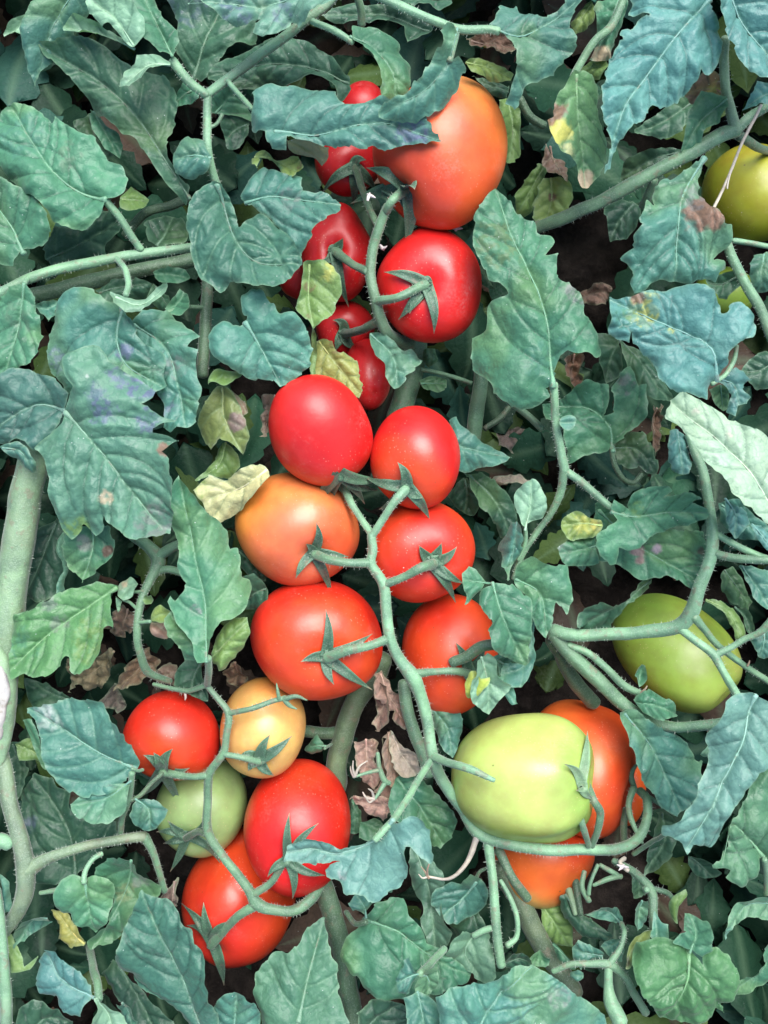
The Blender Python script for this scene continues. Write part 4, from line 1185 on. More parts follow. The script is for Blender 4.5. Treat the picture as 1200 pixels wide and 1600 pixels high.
leaf('wilting yellow-green leaf with a grey blotch left of the egg-shaped tomato',
     [(3, '990,615 1030,630 1060,680 1090,740 1118,830 1115,880 1095,925 1050,880 990,850 940,895 900,850 875,790 890,740 920,690 960,640', '1000,620 1000,740 1090,920', 5, dict(col=(0.160, 0.210, 0.065), droop=1.2, patches=((3, '1060,775', 42, (0.16, 0.11, 0.10), 0.9),))),
      (3, '940,610 960,560 985,540 1050,545 1105,540 1060,580 1010,615 960,605', '1000,560 960,605 942,610', 22, dict(col='y', veins=False)),
      (3, '1020,620 1060,650 1100,690 1110,730 1080,745 1050,690', '1025,625 1070,680 1100,735', -10, dict(col=(0.240, 0.160, 0.110), crumple=0.4, veins=False))])
leaf('small dull green leaf behind the cream withered leaf',
     [(3, '870,1030 920,970 960,930 960,890 1000,850 1050,900 1060,940 1070,965 1010,1020 940,1010', '1000,860 980,950 880,1025', -10, dict(col='y'))])
leaf('cream bleached withered leaf left of the orange half-ripe tomato',
     [(3, '860,1075 930,1005 980,1020 1010,1025 1080,975 1150,960 1190,970 1200,1010 1150,1080 1080,1150 1010,1200 960,1230 930,1190 900,1140', '1190,985 1080,1060 930,1110', 12, dict(col='c', droop=1.0, patches=((3, '900,1070', 50, 'l', 0.7), (3, '960,1130', 14, BRN, .4), (3, '1010,1040', 30, 'l', .5))))], name='withered_leaf')
# left side, lower
leaf('upright toothed green leaf left of the large red tomato',
     [(6, '795,-135 830,-90 870,-40 910,20 960,70 1000,120 1005,180 1010,205 1045,195 1065,260 1070,320 1105,345 1110,400 1090,460 1050,500 1000,515 960,560 930,690 900,690 860,600 800,540 770,480 750,440 755,400 775,430 830,350 800,290 800,200 770,120 750,60 760,-50', '930,690 915,450 870,250 797,-130', 70, dict(col='g', tilt=-15, patches=((6, '870,470', 30, GRY, 0.7),))),
      (6, '930,690 890,690 820,695 790,630 755,580 740,530 765,475 830,480 870,540 910,620', '930,690 860,600 770,500', 56, dict(col='g', droop=0.6)),
      (6, '935,690 940,640 970,570 1040,510 1100,500 1112,560 1080,630 1030,690 990,740 965,752 958,735', '935,690 1000,620 1100,520', 50, dict(col='y', droop=0.8))],
     [(6, '930,680,66 932,740,30 925,795,-25', 6.5, dict(d0=30, col='l', name='petiole', hairs=150))])
leaf('yellow-green leaf with a grey streak beside the thick left stem',
     [(6, '520,365 480,350 420,345 350,365 280,375 200,430 130,470 60,490 45,560 50,650 60,720 80,765 130,740 170,755 240,745 280,720 300,670 325,660 330,720 355,750 390,730 430,700 465,640 475,545 490,535 522,548 520,500 500,430 490,395', '515,370 380,460 200,590 60,730', 28, dict(col=(0.074, 0.197, 0.072), patches=((6, '270,530', 45, GRY, 0.5), (6, '220,430', 40, GRY, .5), (6, '420,600', 100, (0.12, 0.20, 0.05), .6), (6, '100,620', 80, 'g', .7))))])
leaf('leaf with a small brown hole hanging below the violet-blotched leaf',
     [(6, '300,150 330,100 400,90 450,90 510,100 525,180 500,240 460,270 430,300 365,345 340,300 300,260 290,200', '420,100 410,220 365,340', 30, dict(col='g', patches=((6, '492,205', 26, (0.10, 0.06, 0.04), 0.95), (6, '380,165', 40, GRY, 0.6))))])
leaf('dark leaf in the shade right of the thick left stem',
     [(6, '250,60 300,150 300,260 260,390 180,430 110,400 70,480 65,400 90,250 130,120', '240,80 180,250 80,460', -85, dict(col='d'))])
leaf('thin folded shoot hanging above the yellow-green leaf',
     [(6, '245,160 265,110 290,130 300,230 290,300 278,350 282,395 245,392 250,360 265,300 268,250 250,210', '268,120 280,240 262,390', -20, dict(col='t', veins=False, side=6))])
leaf('small curled leaflet with a brown end on the looped stalk',
     [(6, '520,360 580,320 625,345 590,400 560,420 530,400', '540,410 575,365 620,345', 0, dict(col='p', patches=((6, '535,355', 34, TAN, 0.8),), veins=False)),
      (6, '525,400 560,420 550,455 530,478', '560,425 545,445 532,475', 0, dict(col='p', veins=False))],
     [(6, '610,460 575,430 550,420', 3, dict(d0=-12, d1=0, col='l', name='petiole'))])
leaf('lime bud-like leaflets on the looped stalk',
     [(6, '665,515 680,470 720,450 768,470 760,510 720,530', '665,515 710,490 765,480', 12, dict(col='l', veins=False)),
      (6, '664,520 720,530 750,530 748,575 740,600 690,585 668,555', '670,525 715,550 745,590', -6, dict(col=(0.340, 0.220, 0.160), crumple=0.3, veins=False)),
      (6, '642,415 660,392 690,392 702,415 690,440 655,440', '645,415 670,415 700,415', 10, dict(col='y', veins=False))],
     [(6, '625,522 670,518', 3.5, dict(d0=-6, d1=8, col='l', name='petiole'))])
leaf('teal leaf with white scratches left of the small red tomato',
     [(None, '42,1108 80,1100 120,1092 160,1095 172,1115 190,1130 200,1160 210,1180 215,1195 205,1212 190,1225 160,1238 135,1242 115,1240 95,1228 85,1215 75,1200 65,1170 60,1150', '207,1205 140,1168 44,1108', 45, dict(col='t', patches=((6, '220,960', 60, WHT, 0.35), (6, '190,920', 40, WHT, .4)))),
      (None, '110,1255 130,1240 160,1230 200,1228 199,1262 182,1280 150,1284 125,1275', '203,1222 165,1248 115,1258', 52, dict(col='t'))],
     [(9, '590,80 575,200 545,290 538,370', 5.5, dict(d0=46, d1=-20, col='s', name='petiole', hairs=120)),
      (9, '590,60,48 620,70,40 638,65,34', 3, dict(d0=40, name='bract'))])
leaf('small kite-shaped leaflet beneath the scratched teal leaf',
     [(9, '620,195 680,205 735,250 730,290 690,330 660,345 610,320 575,270 590,230', '605,195 660,250 665,340', 22, dict(col='t'))],
     [(9, '580,205 625,180 680,120 725,80', 4, dict(d0=20, d1=-30, name='petiole', col='d'))])
leaf('dark leaf tip above the scratched teal leaf in shade',
     [(6, '105,775 200,800 280,840 330,870 240,900 150,905 110,840', '320,872 220,840 110,780', -55, dict(col='d'))])
leaf('broad dark leaf in the shade behind the forking left stem',
     [(9, '80,190 150,90 240,110 260,140 310,170 320,230 400,290 510,300 525,360 440,430 330,540 200,560 150,560 140,480 120,400 85,300', '340,540 300,330 150,110', -85, dict(col='d', patches=((9, '130,310', 40, PUR, 0.5),)))])
leaf('two-lobed green leaf below the lower left branch',
     [(9, '370,560 340,540 290,545 250,590 243,650 260,710 310,720 320,760 370,790 400,830 440,790 470,740 500,660 505,590 480,550 420,545', '375,570 385,690 400,825', 52, dict(col='g')),
      (9, '420,540 460,470 540,430 600,450 620,500 680,560 710,600 700,640 640,660 600,700 560,770 520,830 440,860 405,870 395,830 470,760 500,660', '600,450 560,600 430,850', 20, dict(col='g', patches=((9, '550,620', 60, (0.14, 0.20, 0.10), 0.8), (9, '630,560', 40, GRY, 0.5))))],
     [(9, '375,570,50 380,520,44 410,470,36 455,440,30', 4.5, dict(d0=40, col='l', name='petiole', hairs=80))])
leaf('yellow leaf tip showing under the two-lobed green leaf',
     [(9, '230,690 290,720 330,770 390,820 380,842 300,848 250,842 255,800 225,740', '380,835 310,790 235,700', -40, dict(col=(0.340, 0.340, 0.090)))])
leaf('large dark leaf with pale midrib at the bottom left of the lumpy tomato',
     [(9, '640,590 690,620 760,650 800,680 830,740 860,760 870,820 900,850 920,890 930,960 920,1000 935,1030 940,1070 960,1090 975,1130 985,1270 860,1270 800,1190 740,1130 660,1080 600,1060 560,1000 525,940 530,880 545,830 560,770 600,700 620,640', '900,1260 800,980 700,760 642,595', 70, dict(col=(0.036, 0.113, 0.078), tilt=-20))])
leaf('pale teal leaf near the bottom left corner',
     [(9, '200,870 240,880 290,930 340,960 390,1020 415,1085 380,1110 360,1150 320,1165 270,1140 240,1100 170,1090 150,1060 148,1000 160,940', '415,1085 270,1010 190,880', 82, dict(col='b', droop=0.6, puck=0.7)),
      (9, '430,1060 460,1080 500,1120 550,1160 600,1270 400,1270 420,1180 445,1120', '440,1070 490,1160 510,1270', 84, dict(col='p', puck=0.6))],
     [(9, '400,850,-60 415,950,20 435,1020,60 442,1090,82', 7, dict(d0=40, col='s', name='petiole', hairs=150))])
leaf('bluish leaf at the bottom edge left of centre',
     [(9, '980,1080 1010,1040 1060,1040 1100,1060 1150,1090 1160,1150 1150,1270 930,1270 960,1120', '1040,1260 1050,1150 1060,1050', 30, dict(col='t'))])
leaf('curled leaf edge low beside the left-hand stem',
     [(9, '225,705 170,695 120,720 90,780 88,835 150,790 200,765 245,725', '225,710 150,730 95,820', -30, dict(col='t', side=8)),
      (9, '30,780 60,830 100,890 120,930 175,890 140,935 70,950 35,900', '35,790 90,900 165,900', -10, dict(col='y', veins=False)),
      (9, '-10,530 15,560 30,640 28,715 -10,725', '0,535 18,620 15,715', 10, dict(col='t', veins=False))])
leaf('shaded leaf at the bottom edge between the pale teal and large dark leaves',
     [(9, '440,1000 500,920 560,1000 640,1090 780,1180 800,1270 620,1270 560,1160', '520,960 620,1120 720,1260', -40, dict(col='d')),
      (9, '90,1120 160,1090 260,1130 330,1180 320,1270 90,1270', '120,1260 200,1180 300,1190', -20, dict(col='d')),
      (9, '530,1100 570,1075 610,1120 625,1180 580,1190 545,1150', '560,1080 580,1130 600,1185', 40, dict(col='t'))])
leaf('greenery at the left edge above the scratched teal leaf',
     [(6, '70,1060 130,1040 190,1090 240,1170 210,1180 150,1140 90,1130', '80,1070 150,1100 230,1170', -50, dict(col='y')),
      (9, '30,-60 90,-60 120,60 100,150 65,210 40,100', '60,-50 90,60 70,200', -90, dict(col='d')),
      (6, '100,960 140,955 190,1060 240,1190 200,1180 150,1080', '110,960 160,1060 230,1185', -30, dict(col='g', veins=False))])
# centre right and bottom
leaf('toothed green leaf overlapping the orange-red tomato right of the cluster',
     [(7, '1030,400 1055,360 1090,350 1150,345 1200,370 1255,420 1262,500 1255,600 1235,715 1180,700 1110,660 1065,570 1075,510 1030,440', '1085,345 1130,500 1232,705', 78, dict(col='g', patches=((7, '1130,365', 40, 'p', 0.8),))),
      (7, '950,345 945,300 980,270 1020,290 1058,345 1040,380 1020,395 960,440 965,400', '1075,350 1010,340 955,330', 72, dict(col='g'))])
leaf('two dark lobed leaflets right of the toothed leaf',
     [(8, '70,330 80,260 130,230 200,260 260,270 300,265 310,310 325,370 325,430 300,480 280,450 255,430 240,500 230,560 210,590 180,560 150,500 130,420 90,380', '72,328 180,390 215,580', 40, dict(col='g')),
      (8, '20,170 60,70 85,75 105,150 95,220 60,270 40,330 30,280 20,220', '80,75 70,180 42,325', 20, dict(col='t')),
      (8, '150,420 160,600 140,720 90,800 0,790 -60,700 0,660 60,700 120,700', '150,440 120,700 0,750', 0, dict(col='t'))])
leaf('small pale leaf beside a yellow bud on the lowest right central tomato',
     [(7, '1010,680 1060,655 1090,680 1100,750 1160,790 1165,810 1110,870 1070,935 1040,915 1000,870 980,840 1000,740', '1030,670 1060,780 1070,930', 30, dict(col='p', side=8)),
      (7, '970,770 985,740 1010,735 1030,770 1065,765 1060,800 1020,850 980,870 968,830', '1000,740 1005,800 980,865', 44, dict(col=(0.300, 0.360, 0.060), veins=False)),
      (7, '1100,680 1140,660 1200,690 1210,780 1160,800 1120,760', '1110,690 1160,730 1200,780', 10, dict(col='d')),
      (7, '1135,830 1175,815 1195,880 1170,890', '1145,830 1170,855 1190,885', 10, dict(col='t', veins=False))],
     [(7, '905,700 960,680 1030,630 1090,620', 10, dict(d0=-20, d1=5, col='d', name='bract'))])
leaf('bluish drooping leaf between the main stalk and the pale green tomato',
     [(7, '820,920 870,895 920,905 950,960 945,1030 920,1090 905,1125 860,1090 830,1000', '825,925 880,990 905,1120', -62, dict(col='t'))])
leaf('wavy teal leaf bridging from the oblong red tomato to the main stalk',
     [(10, '690,262 740,250 790,310 815,390 800,450 760,420 720,385 690,390 690,430 705,490 690,560 660,600 620,610 570,645 540,650 500,620 420,615 405,580 340,555 335,520 400,490 340,480 280,495 200,490 150,490 165,430 210,390 270,378 330,390 410,425 500,415 570,370 640,300', '640,285 550,400 400,452 280,432 155,448', 118, dict(col=(0.095, 0.215, 0.180), tilt=-22, puck=0.8, patches=((10, '410,545', 26, (0.3, 0.3, 0.3), 0.6),)))],
     [(10, '808,25,-14 750,115,30 690,215,80 640,288,112 560,378,122', 6, dict(d0=60, col='l', name='petiole', hairs=250))])
leaf('big crinkled dark leaf at the bottom centre',
     [(10, '520,730 560,660 640,645 690,650 720,720 760,760 800,850 900,900 1000,980 980,1010 880,1025 820,1050 700,1060 580,1065 520,1030 480,990 430,940 410,890 430,820 480,790', '515,745 650,780 800,900 990,990', -45, dict(col='g', puck=1.6)),
      (10, '440,660 470,625 540,620 620,620 655,615 640,640 560,665 520,730 470,700', '520,735 510,680 480,630', -40, dict(col='t'))],
     [(10, '430,700 470,750 520,745', 5, dict(d0=-80, d1=-42, col='d', name='petiole'))])
leaf('narrow grey-green leaf standing below the dried flower stalk',
     [(10, '720,390 760,420 830,480 865,530 850,620 860,720 900,760 880,830 830,880 790,850 790,800 760,740 770,690 730,580 710,480', '730,400 800,600 830,870', -95, dict(col=(0.079, 0.171, 0.111)))])
leaf('rounded teal leaf behind the dried flower stalk',
     [(10, '820,600 870,580 900,560 940,570 980,510 1030,540 1065,600 1060,670 1010,720 960,745 900,750 850,720 815,660', '1010,560 960,640 860,720', -78, dict(col='t'))],
     [(10, '1005,560 1030,520 1068,500', 3.5, dict(d0=-76, d1=-60, name='petiole', col='d'))])
leaf('pale backed leaf on the vertical stem at the lower right',
     [(10, '1010,800 960,770 910,800 870,880 855,910 920,930 980,960 1020,985 1090,960 1085,860 1050,760', '1010,800 960,880 1020,975', -50, dict(col=(0.092, 0.197, 0.124))),
      (10, '900,770 960,740 1020,700 1060,760 1090,900 1080,980 1010,960', '1000,720 1030,830 1070,970', -100, dict(col='d'))],
     [(10, '1000,805 1050,780 1092,768', 6, dict(d0=-48, d1=-40, col='l', name='petiole'))])
leaf('grey-green leaf with radiating veins at the bottom left of centre',
     [(10, '330,775 300,790 240,830 190,880 80,920 30,990 10,1050 40,1150 60,1260 430,1260 450,1180 420,1130 400,1080 385,950 350,890', '220,1180 260,1000 325,785', 0, dict(col=(0.055, 0.147, 0.088), tilt=-20, puck=1.2))])
leaf('small teal clover-like leaflets at the bottom centre',
     [(10, '655,1010 670,970 690,950 680,915 710,900 722,940 760,985 730,1030 700,1070 665,1060', '765,985 710,990 660,1020', 66, dict(col='t', droop=0.5)),
      (10, '760,985 800,950 835,955 848,1000 830,1060 790,1090 740,1070 735,1030', '765,985 800,1010 800,1085', 62, dict(col='t', droop=0.5)),
      (10, '690,1090 740,1070 790,1090 840,1150 860,1260 700,1270 705,1180', '750,1075 770,1160 790,1265', 70, dict(col='t'))],
     [(10, '870,865,-30 820,915,10 762,975,58', 6.5, dict(d0=20, col='l', name='petiole', hairs=100))])
leaf('dull leaf with a notch at the bottom edge left of the clover-like leaflets',
     [(10, '480,1160 540,1110 590,1085 640,1090 690,1110 705,1180 700,1270 500,1270', '500,1250 580,1170 680,1110', -25, dict(col='d'))])
leaf('broad blue-tinged leaf arching at the bottom right of centre',
     [(10, '830,1080 880,1050 960,1020 1040,1000 1110,970 1180,940 1250,935 1330,960 1400,1010 1470,1070 1540,1130 1600,1190 1620,1270 1000,1300 860,1260 840,1150', '1000,1270 1060,1130 1180,1000 1260,945', 98, dict(col='t', puck=1.5, patches=((11, '260,1060', 60, GRY, 0.5), (11, '60,1120', 90, 'b', 0.6))))])
leaf('large pale bluish leaf hanging at the lower right edge',
     [(11, '1010,-244 1080,-270 1130,-279 1150,-264 1200,-240 1300,-200 1320,-60 1250,0 1200,45 1150,95 1100,180 1050,250 1010,330 1015,390 985,445 930,430 885,420 865,468 845,430 810,400 750,385 745,350 790,310 840,260 890,200 900,140 940,80 960,0 945,-60 970,-130 1000,-190', '1145,-264 1090,-50 1000,150 865,440', 176, dict(col=(0.115, 0.254, 0.208), puck=0.8, tilt=-20, droop=0.9))])
leaf('green toothed leaf behind the large pale bluish leaf at the right edge',
     [(11, '1220,40 1140,120 1100,180 1050,250 1010,330 1015,400 985,450 940,480 945,500 1020,500 1000,530 1060,570 1110,565 1160,530 1172,470 1220,460 1300,300 1290,100', '1190,462 1110,370 1020,300 990,470', 112, dict(col=(0.069, 0.184, 0.098), puck=1.3))],
     [(11, '1185,465,112 1192,540,90 1190,620,70', 5, dict(d0=90, name='petiole', col='s'))])
leaf('dark teal leaf under the bent stem above the lower right cluster',
     [(8, '530,915 600,905 650,945 750,1000 820,1040 870,1090 900,1150 940,1170 920,1230 895,1300 850,1350 800,1390 760,1370 700,1310 650,1240 610,1170 590,1090 555,1000', '560,930 680,1080 820,1370', -40, dict(col='t')),
      (8, '900,1110 950,1050 985,1000 1000,1040 970,1100 945,1140', '985,1010 945,1080 905,1130', 20, dict(col='p', veins=False))])
leaf('crinkled bright green leaf at the bottom right',
     [(11, '620,850 680,820 760,815 840,840 860,880 900,920 910,870 960,845 1020,900 1060,970 1065,1010 1040,1080 1000,1130 1020,1175 980,1150 960,1210 850,1215 740,1190 690,1130 650,1080 600,1000 605,920', '850,880 830,1000 750,1190', 64, dict(col=(0.065, 0.184, 0.072), puck=1.9, droop=0.9)),
      (11, '835,710 870,720 920,740 945,800 930,830 940,860 910,885 860,870 825,850 760,815 800,790 830,780', '850,880 880,800 860,720', 70, dict(col='g'))])
leaf('curled leaf hooking down at the right edge near the bottom',
     [(11, '1260,600 1200,600 1120,615 1060,640 1020,700 1000,770 1010,812 1035,760 1080,715 1140,710 1210,740 1260,740', '1250,660 1100,660 1008,805', 66, dict(col='t', side=8)),
      (11, '1210,740 1250,760 1250,1000 1150,1060 1080,1090 1045,1080 1060,1040 1120,1000 1170,930 1160,850', '1220,760 1190,940 1060,1070', 20, dict(col='g'))])
leaf('little green leaflet beside the thin branching stalk at the bottom right',
     [(11, '360,840 410,855 465,890 465,920 400,945 370,970 345,940 335,890', '465,905 410,900 345,885', 30, dict(col='t')),
      (11, '330,985 350,960 380,980 378,1005 350,1018 325,1005', '335,990 355,990 375,995', 20, dict(col='t', veins=False))])
leaf('rolled lime leaf bud with a brown tip at the bottom right',
     [(11, '555,900 570,850 600,800 630,765 665,760 660,800 625,860 590,890 555,930', '655,765 610,830 555,920', 30, dict(col=(0.200, 0.260, 0.080), veins=False, patches=((11, '560,910', 22, (0.03, 0.02, 0.015), 0.9),))),
      (11, '590,660 610,635 650,640 665,680 660,770 610,780 595,730', '630,640 625,710 620,775', 20, dict(col='t', droop=1.4)),
      (11, '680,760 700,700 720,735 748,745 745,800 700,815 665,790', '700,720 700,770 700,810', 26, dict(col='t', veins=False))])
leaf('small twisted leaves on the cut stem at the lower right',
     [(11, '785,640 840,605 842,640 820,690 810,770 780,740 770,690', '835,610 800,680 805,760', 10, dict(col='y', side=8, veins=False)),
      (11, '370,690 430,660 490,665 540,700 552,765 520,750 470,730 420,710', '545,755 480,690 375,690', -20, dict(col='t', side=6)),
      (11, '455,860 490,825 545,810 550,850 530,890 480,885', '540,820 500,850 460,870', -30, dict(col='t'))])
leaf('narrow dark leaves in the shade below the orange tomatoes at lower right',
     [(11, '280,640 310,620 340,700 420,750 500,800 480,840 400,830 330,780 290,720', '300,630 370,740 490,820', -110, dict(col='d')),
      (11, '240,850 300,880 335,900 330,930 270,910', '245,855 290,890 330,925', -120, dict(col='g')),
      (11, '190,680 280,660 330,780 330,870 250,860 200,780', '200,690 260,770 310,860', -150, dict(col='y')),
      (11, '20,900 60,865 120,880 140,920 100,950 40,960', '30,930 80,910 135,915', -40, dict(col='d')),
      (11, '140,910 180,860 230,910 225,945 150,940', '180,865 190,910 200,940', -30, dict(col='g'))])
leaf('dim leaves in shade right of the lower right cluster',
     [(11, '690,240 760,260 800,330 760,430 700,500 640,540 660,450', '720,250 740,370 660,520', -150, dict(col='d')),
      (11, '840,440 900,440 960,490 930,525 870,525 840,490', '850,450 890,480 930,520', -60, dict(col='d')),
      (11, '590,540 650,560 660,640 600,640', '620,545 630,590 630,635', -160, dict(col='d'))])
leaf('small crinkled leaves above the green tomato at right under the bent stem',
     [(8, '610,870 660,830 720,850 770,880 775,930 720,950 660,935 625,905', '625,890 690,890 770,920', -30, dict(col='g', wave=1.6)),
      (8, '595,750 620,700 645,710 640,770 610,800', '640,705 625,750 605,795', -10, dict(col='g', veins=False))])

# smaller and half-hidden leaves between the larger ones
leaf('curled leaf with a bleached white lobe left of the shaded red tomato at the top',
     [(1, '5,690 20,665 70,668 110,700 170,690 215,690 235,740 240,770 200,792 150,770 120,730 85,700 45,700 40,770 15,740', '20,690 110,705 225,770', 30, dict(col='l', side=10, wave=1.5, patches=((1, '100,720', 50, 'g', .6), (1, '225,740', 20, BRN, .8)))),
      (1, '165,620 240,620 320,640 355,655 345,690 320,728 290,700 230,690 180,670', '170,625 260,660 335,700', 26, dict(col='c', veins=False))], name='withered_leaf')
leaf('dark rounded leaf in shade right above the level stem at the left',
     [(0, '650,1010 680,965 740,945 800,965 835,1010 830,1080 740,1100 670,1090', '700,1095 740,1020 760,950', -70, dict(col='d')),
      (0, '540,880 570,815 620,850 665,890 650,930 600,945 550,930', '545,890 600,890 660,900', -60, dict(col='y', droop=1.3))])
leaf('dark leaf behind the petiole of the large serrated left leaf',
     [(0, '190,1110 230,1000 300,1010 400,1030 460,940 520,950 550,990 540,1040 470,1100 480,1140 380,1165 220,1175', '200,1150 340,1090 540,990', -60, dict(col='d'))])
leaf('pale-edged narrow leaf behind the broad dark diagonal leaf',
     [(0, '405,480 440,510 480,570 525,600 540,660 535,715 500,690 440,620 410,550', '410,490 470,590 530,710', -30, dict(col='g')),
      (0, '330,555 400,500 420,600 500,690 470,720 400,640', '395,510 420,600 480,710', -60, dict(col='d'))])
leaf('light green leaf tip behind the fork of the upper left stalk',
     [(0, '765,480 790,420 830,360 880,400 890,440 850,475', '860,400 820,430 770,478', 10, dict(col='g')),
      (0, '930,500 945,430 980,385 1040,390 1090,450 1120,500 1110,520 1040,500 980,510', '960,500 1010,440 1060,400', 0, dict(col='g')),
      (0, '980,520 1050,500 1110,540 1100,600 1060,660 1020,670 1000,620', '1100,560 1050,580 1010,640', -30, dict(col='d'))])
leaf('dim leaves in the pocket under the level stem at the left',
     [(3, '430,180 520,130 620,120 670,140 640,200 560,215 480,240', '440,190 540,160 660,140', -30, dict(col='d')),
      (3, '680,100 760,80 830,90 855,130 800,150 720,150', '690,110 770,110 850,130', -50, dict(col='g')),
      (3, '740,270 770,220 800,165 840,200 860,250 830,290 790,300', '750,270 790,240 830,180', -40, dict(col='g')),
      (3, '690,160 740,200 760,260 720,260 660,220', '700,170 720,210 750,255', -60, dict(col='d')),
      (3, '175,265 215,240 265,235 245,300 225,330', '180,270 220,265 260,240', -10, dict(col='t'))])
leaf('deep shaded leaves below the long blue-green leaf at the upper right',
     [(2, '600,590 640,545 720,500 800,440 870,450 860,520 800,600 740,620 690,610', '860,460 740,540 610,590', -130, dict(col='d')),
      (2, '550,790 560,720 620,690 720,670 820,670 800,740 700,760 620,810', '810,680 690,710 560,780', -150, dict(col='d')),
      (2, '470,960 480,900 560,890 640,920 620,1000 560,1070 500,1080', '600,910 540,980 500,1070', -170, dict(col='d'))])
leaf('yellow-green leaf edge showing right behind the largest orange tomato',
     [(2, '0,440 40,430 80,460 95,560 100,650 80,710 30,745 10,640', '40,440 60,580 40,735', -90, dict(col='y')),
      (2, '330,90 360,40 400,0 440,-20 430,60 380,120 340,140', '430,-10 380,60 340,130', -60, dict(col='l'))])
leaf('wrinkled dark leaf behind the main stalk beside the pale green tomato',
     [(10, '635,150 660,95 710,85 770,110 850,190 930,290 900,370 850,420 800,400 740,330 680,290 620,240', '660,110 760,230 860,400', -125, dict(col='g', puck=1.7)),
      (10, '440,290 460,205 480,240 500,290 505,340 470,365 440,360', '460,215 470,290 465,355', -190, dict(col='g')),
      (10, '500,290 560,280 600,310 590,350 540,370 490,360', '510,300 550,320 580,340', -185, dict(col='g'))])
leaf('small leaf beside the shaded thick stem under the large red tomato',
     [(7, '235,1110 270,1060 300,1030 330,1070 340,1090 310,1115 260,1122', '340,1080 290,1080 240,1110', -150, dict(col='g'))],
     [(7, '335,1085 365,1065', 3, dict(d0=-150, d1=-190, name='petiole'))])
leaf('dark leaf edges between the toothed leaf and the large red tomato',
     [(6, '1080,320 1140,300 1190,350 1200,420 1150,460 1090,470 1110,400', '1190,370 1140,390 1090,440', -60, dict(col='d')),
      (6, '1060,200 1130,210 1200,290 1190,340 1120,320 1075,270', '1070,205 1130,260 1195,330', -90, dict(col='d')),
      (6, '830,690 900,690 920,760 950,830 940,860 850,830 780,800 790,740', '900,700 870,760 860,830', -75, dict(col='d'))])
leaf('small oval leaf in the dark gap right of the broad shaded stem',
     [(4, '760,590 790,565 840,560 880,580 878,615 830,633 780,622', '765,600 820,595 878,595', -180, dict(col='g')),
      (4, '780,440 830,440 845,490 800,525 775,490', '800,440 810,480 800,520', -200, dict(col='g'))])
leaf('shaded leaf behind the cupped leaf stem below the olive tomato',
     [(5, '905,140 960,120 1040,110 1060,170 1010,230 950,210', '1050,130 980,160 920,150', -120, dict(col='d')),
      (5, '1080,540 1130,480 1200,450 1260,480 1240,610 1160,620 1120,590', '1240,500 1160,540 1090,540', 0, dict(col='d')),
      (5, '1120,60 1160,20 1210,0 1260,60 1240,170 1160,180 1140,120', '1200,10 1180,90 1190,170', -20, dict(col='t'))])
leaf('shaded leaves along the right edge below the pale underside leaf',
     [(5, '990,1130 1060,1110 1130,1180 1200,1230 1200,1300 1080,1290 1010,1230', '1000,1140 1090,1210 1190,1290', 20, dict(col='t')),
      (8, '1000,290 1050,280 1100,350 1160,440 1130,480 1050,430 1000,360', '1010,290 1080,380 1150,470', -110, dict(col='d'))])

# crumbs of dried petals caught between the fruits
def petal(label, x, y, d, s=9):
    _seed[0] += 1
    r_ = np.random.default_rng(_seed[0])
    root = thing('dried_petals', label, 'petals', W(x, y, d), 'dried petals between the tomatoes')
    for i in range(4):
        a = r_.uniform(0, 6.3)
        dx, dy = math.cos(a) * s, math.sin(a) * s
        make_stem(root, W(x, y, d), None, '%f,%f,%f,1.6 %f,%f,%f,2.6 %f,%f,%f,0.7' % (x - dx * .4, y - dy * .4, d, x + dx * .4, y + dy * .2, d + 4, x + dx * 1.2, y + dy, d + 6), 2, 0, name='petal', col=(0.550, 0.520, 0.520), rough=0.4)


petal('white dried petals beside the fork of the upper cluster stalk', 577, 305, 20)
petal('white dried petals on top of the star-calyx red tomato', 712, 357, -30)
petal('white dried petals left of the star-calyx red tomato beside the stalk', 598, 388, -30, 7)
petal('white dried petals hanging below the curled lower right cluster', 973, 1354, -40, 8)

# ------------------------------------------------------------------ stems of the plants
SG = 'stems of the tomato plants'


def stem(label, parts, name='tomato_vine', cat='vine', group=SG):
    k, path, r, kw = parts[0]
    p = conv(k, path)[0]
    org = W(p[0], p[1], p[2] if len(p) > 2 else kw.get('d0', 0))
    root = thing(name, label, cat, org, group)
    for (k, path, r, kw) in parts:
        kw = dict(kw); kw.setdefault('d0', 0)
        make_stem(root, org, k, path, r, **kw)
    return root


stem('pale green stem running level into the picture from the left edge',
     [(3, '-80,220,30 0,190,28 130,130,24 300,80,14 520,38,8 700,10,0 870,-15,-20', 9.5, dict(name='main_stalk', col='l', hairs=500, taper=0.9)),
      ])
stem('darker stem half hidden behind the level stem at the left',
     [(3, '120,210 350,160 600,95 870,40 960,20', 14, dict(name='main_stalk', d0=-60, d1=-90, col='d', hairs=200)),
      (3, '940,0 920,250 915,400 905,560', 11, dict(name='side_stalk', d0=-80, d1=-60, col='d', hairs=200)),
      (3, '750,280 830,258 930,262', 4, dict(name='petiole', d0=-30, d1=-70, col='s')),
      (0, '840,880 760,920 650,950 560,1050', 9, dict(name='side_stalk', d0=-110, d1=-120, col='d'))])
stem('forked stalk descending from the diagonal one at the upper left',
     [(1, '420,-60,60 330,30,64 200,130,58 0,280,46 -90,345,40 -189,420,38', 8.5, dict(name='main_stalk', col='l', hairs=500)),
      (0, '925,420,38 925,560,34 930,680,30 960,800,10 990,900,-10', 7.5, dict(name='side_stalk', col='l', hairs=300)),
      (0, '1015,360,44 1070,425,50 1125,485,70', 4.5, dict(name='petiole', col='l', hairs=80)),
      (0, '932,572,32 965,555,26 992,512,20', 3.5, dict(name='petiole', col='s'))])
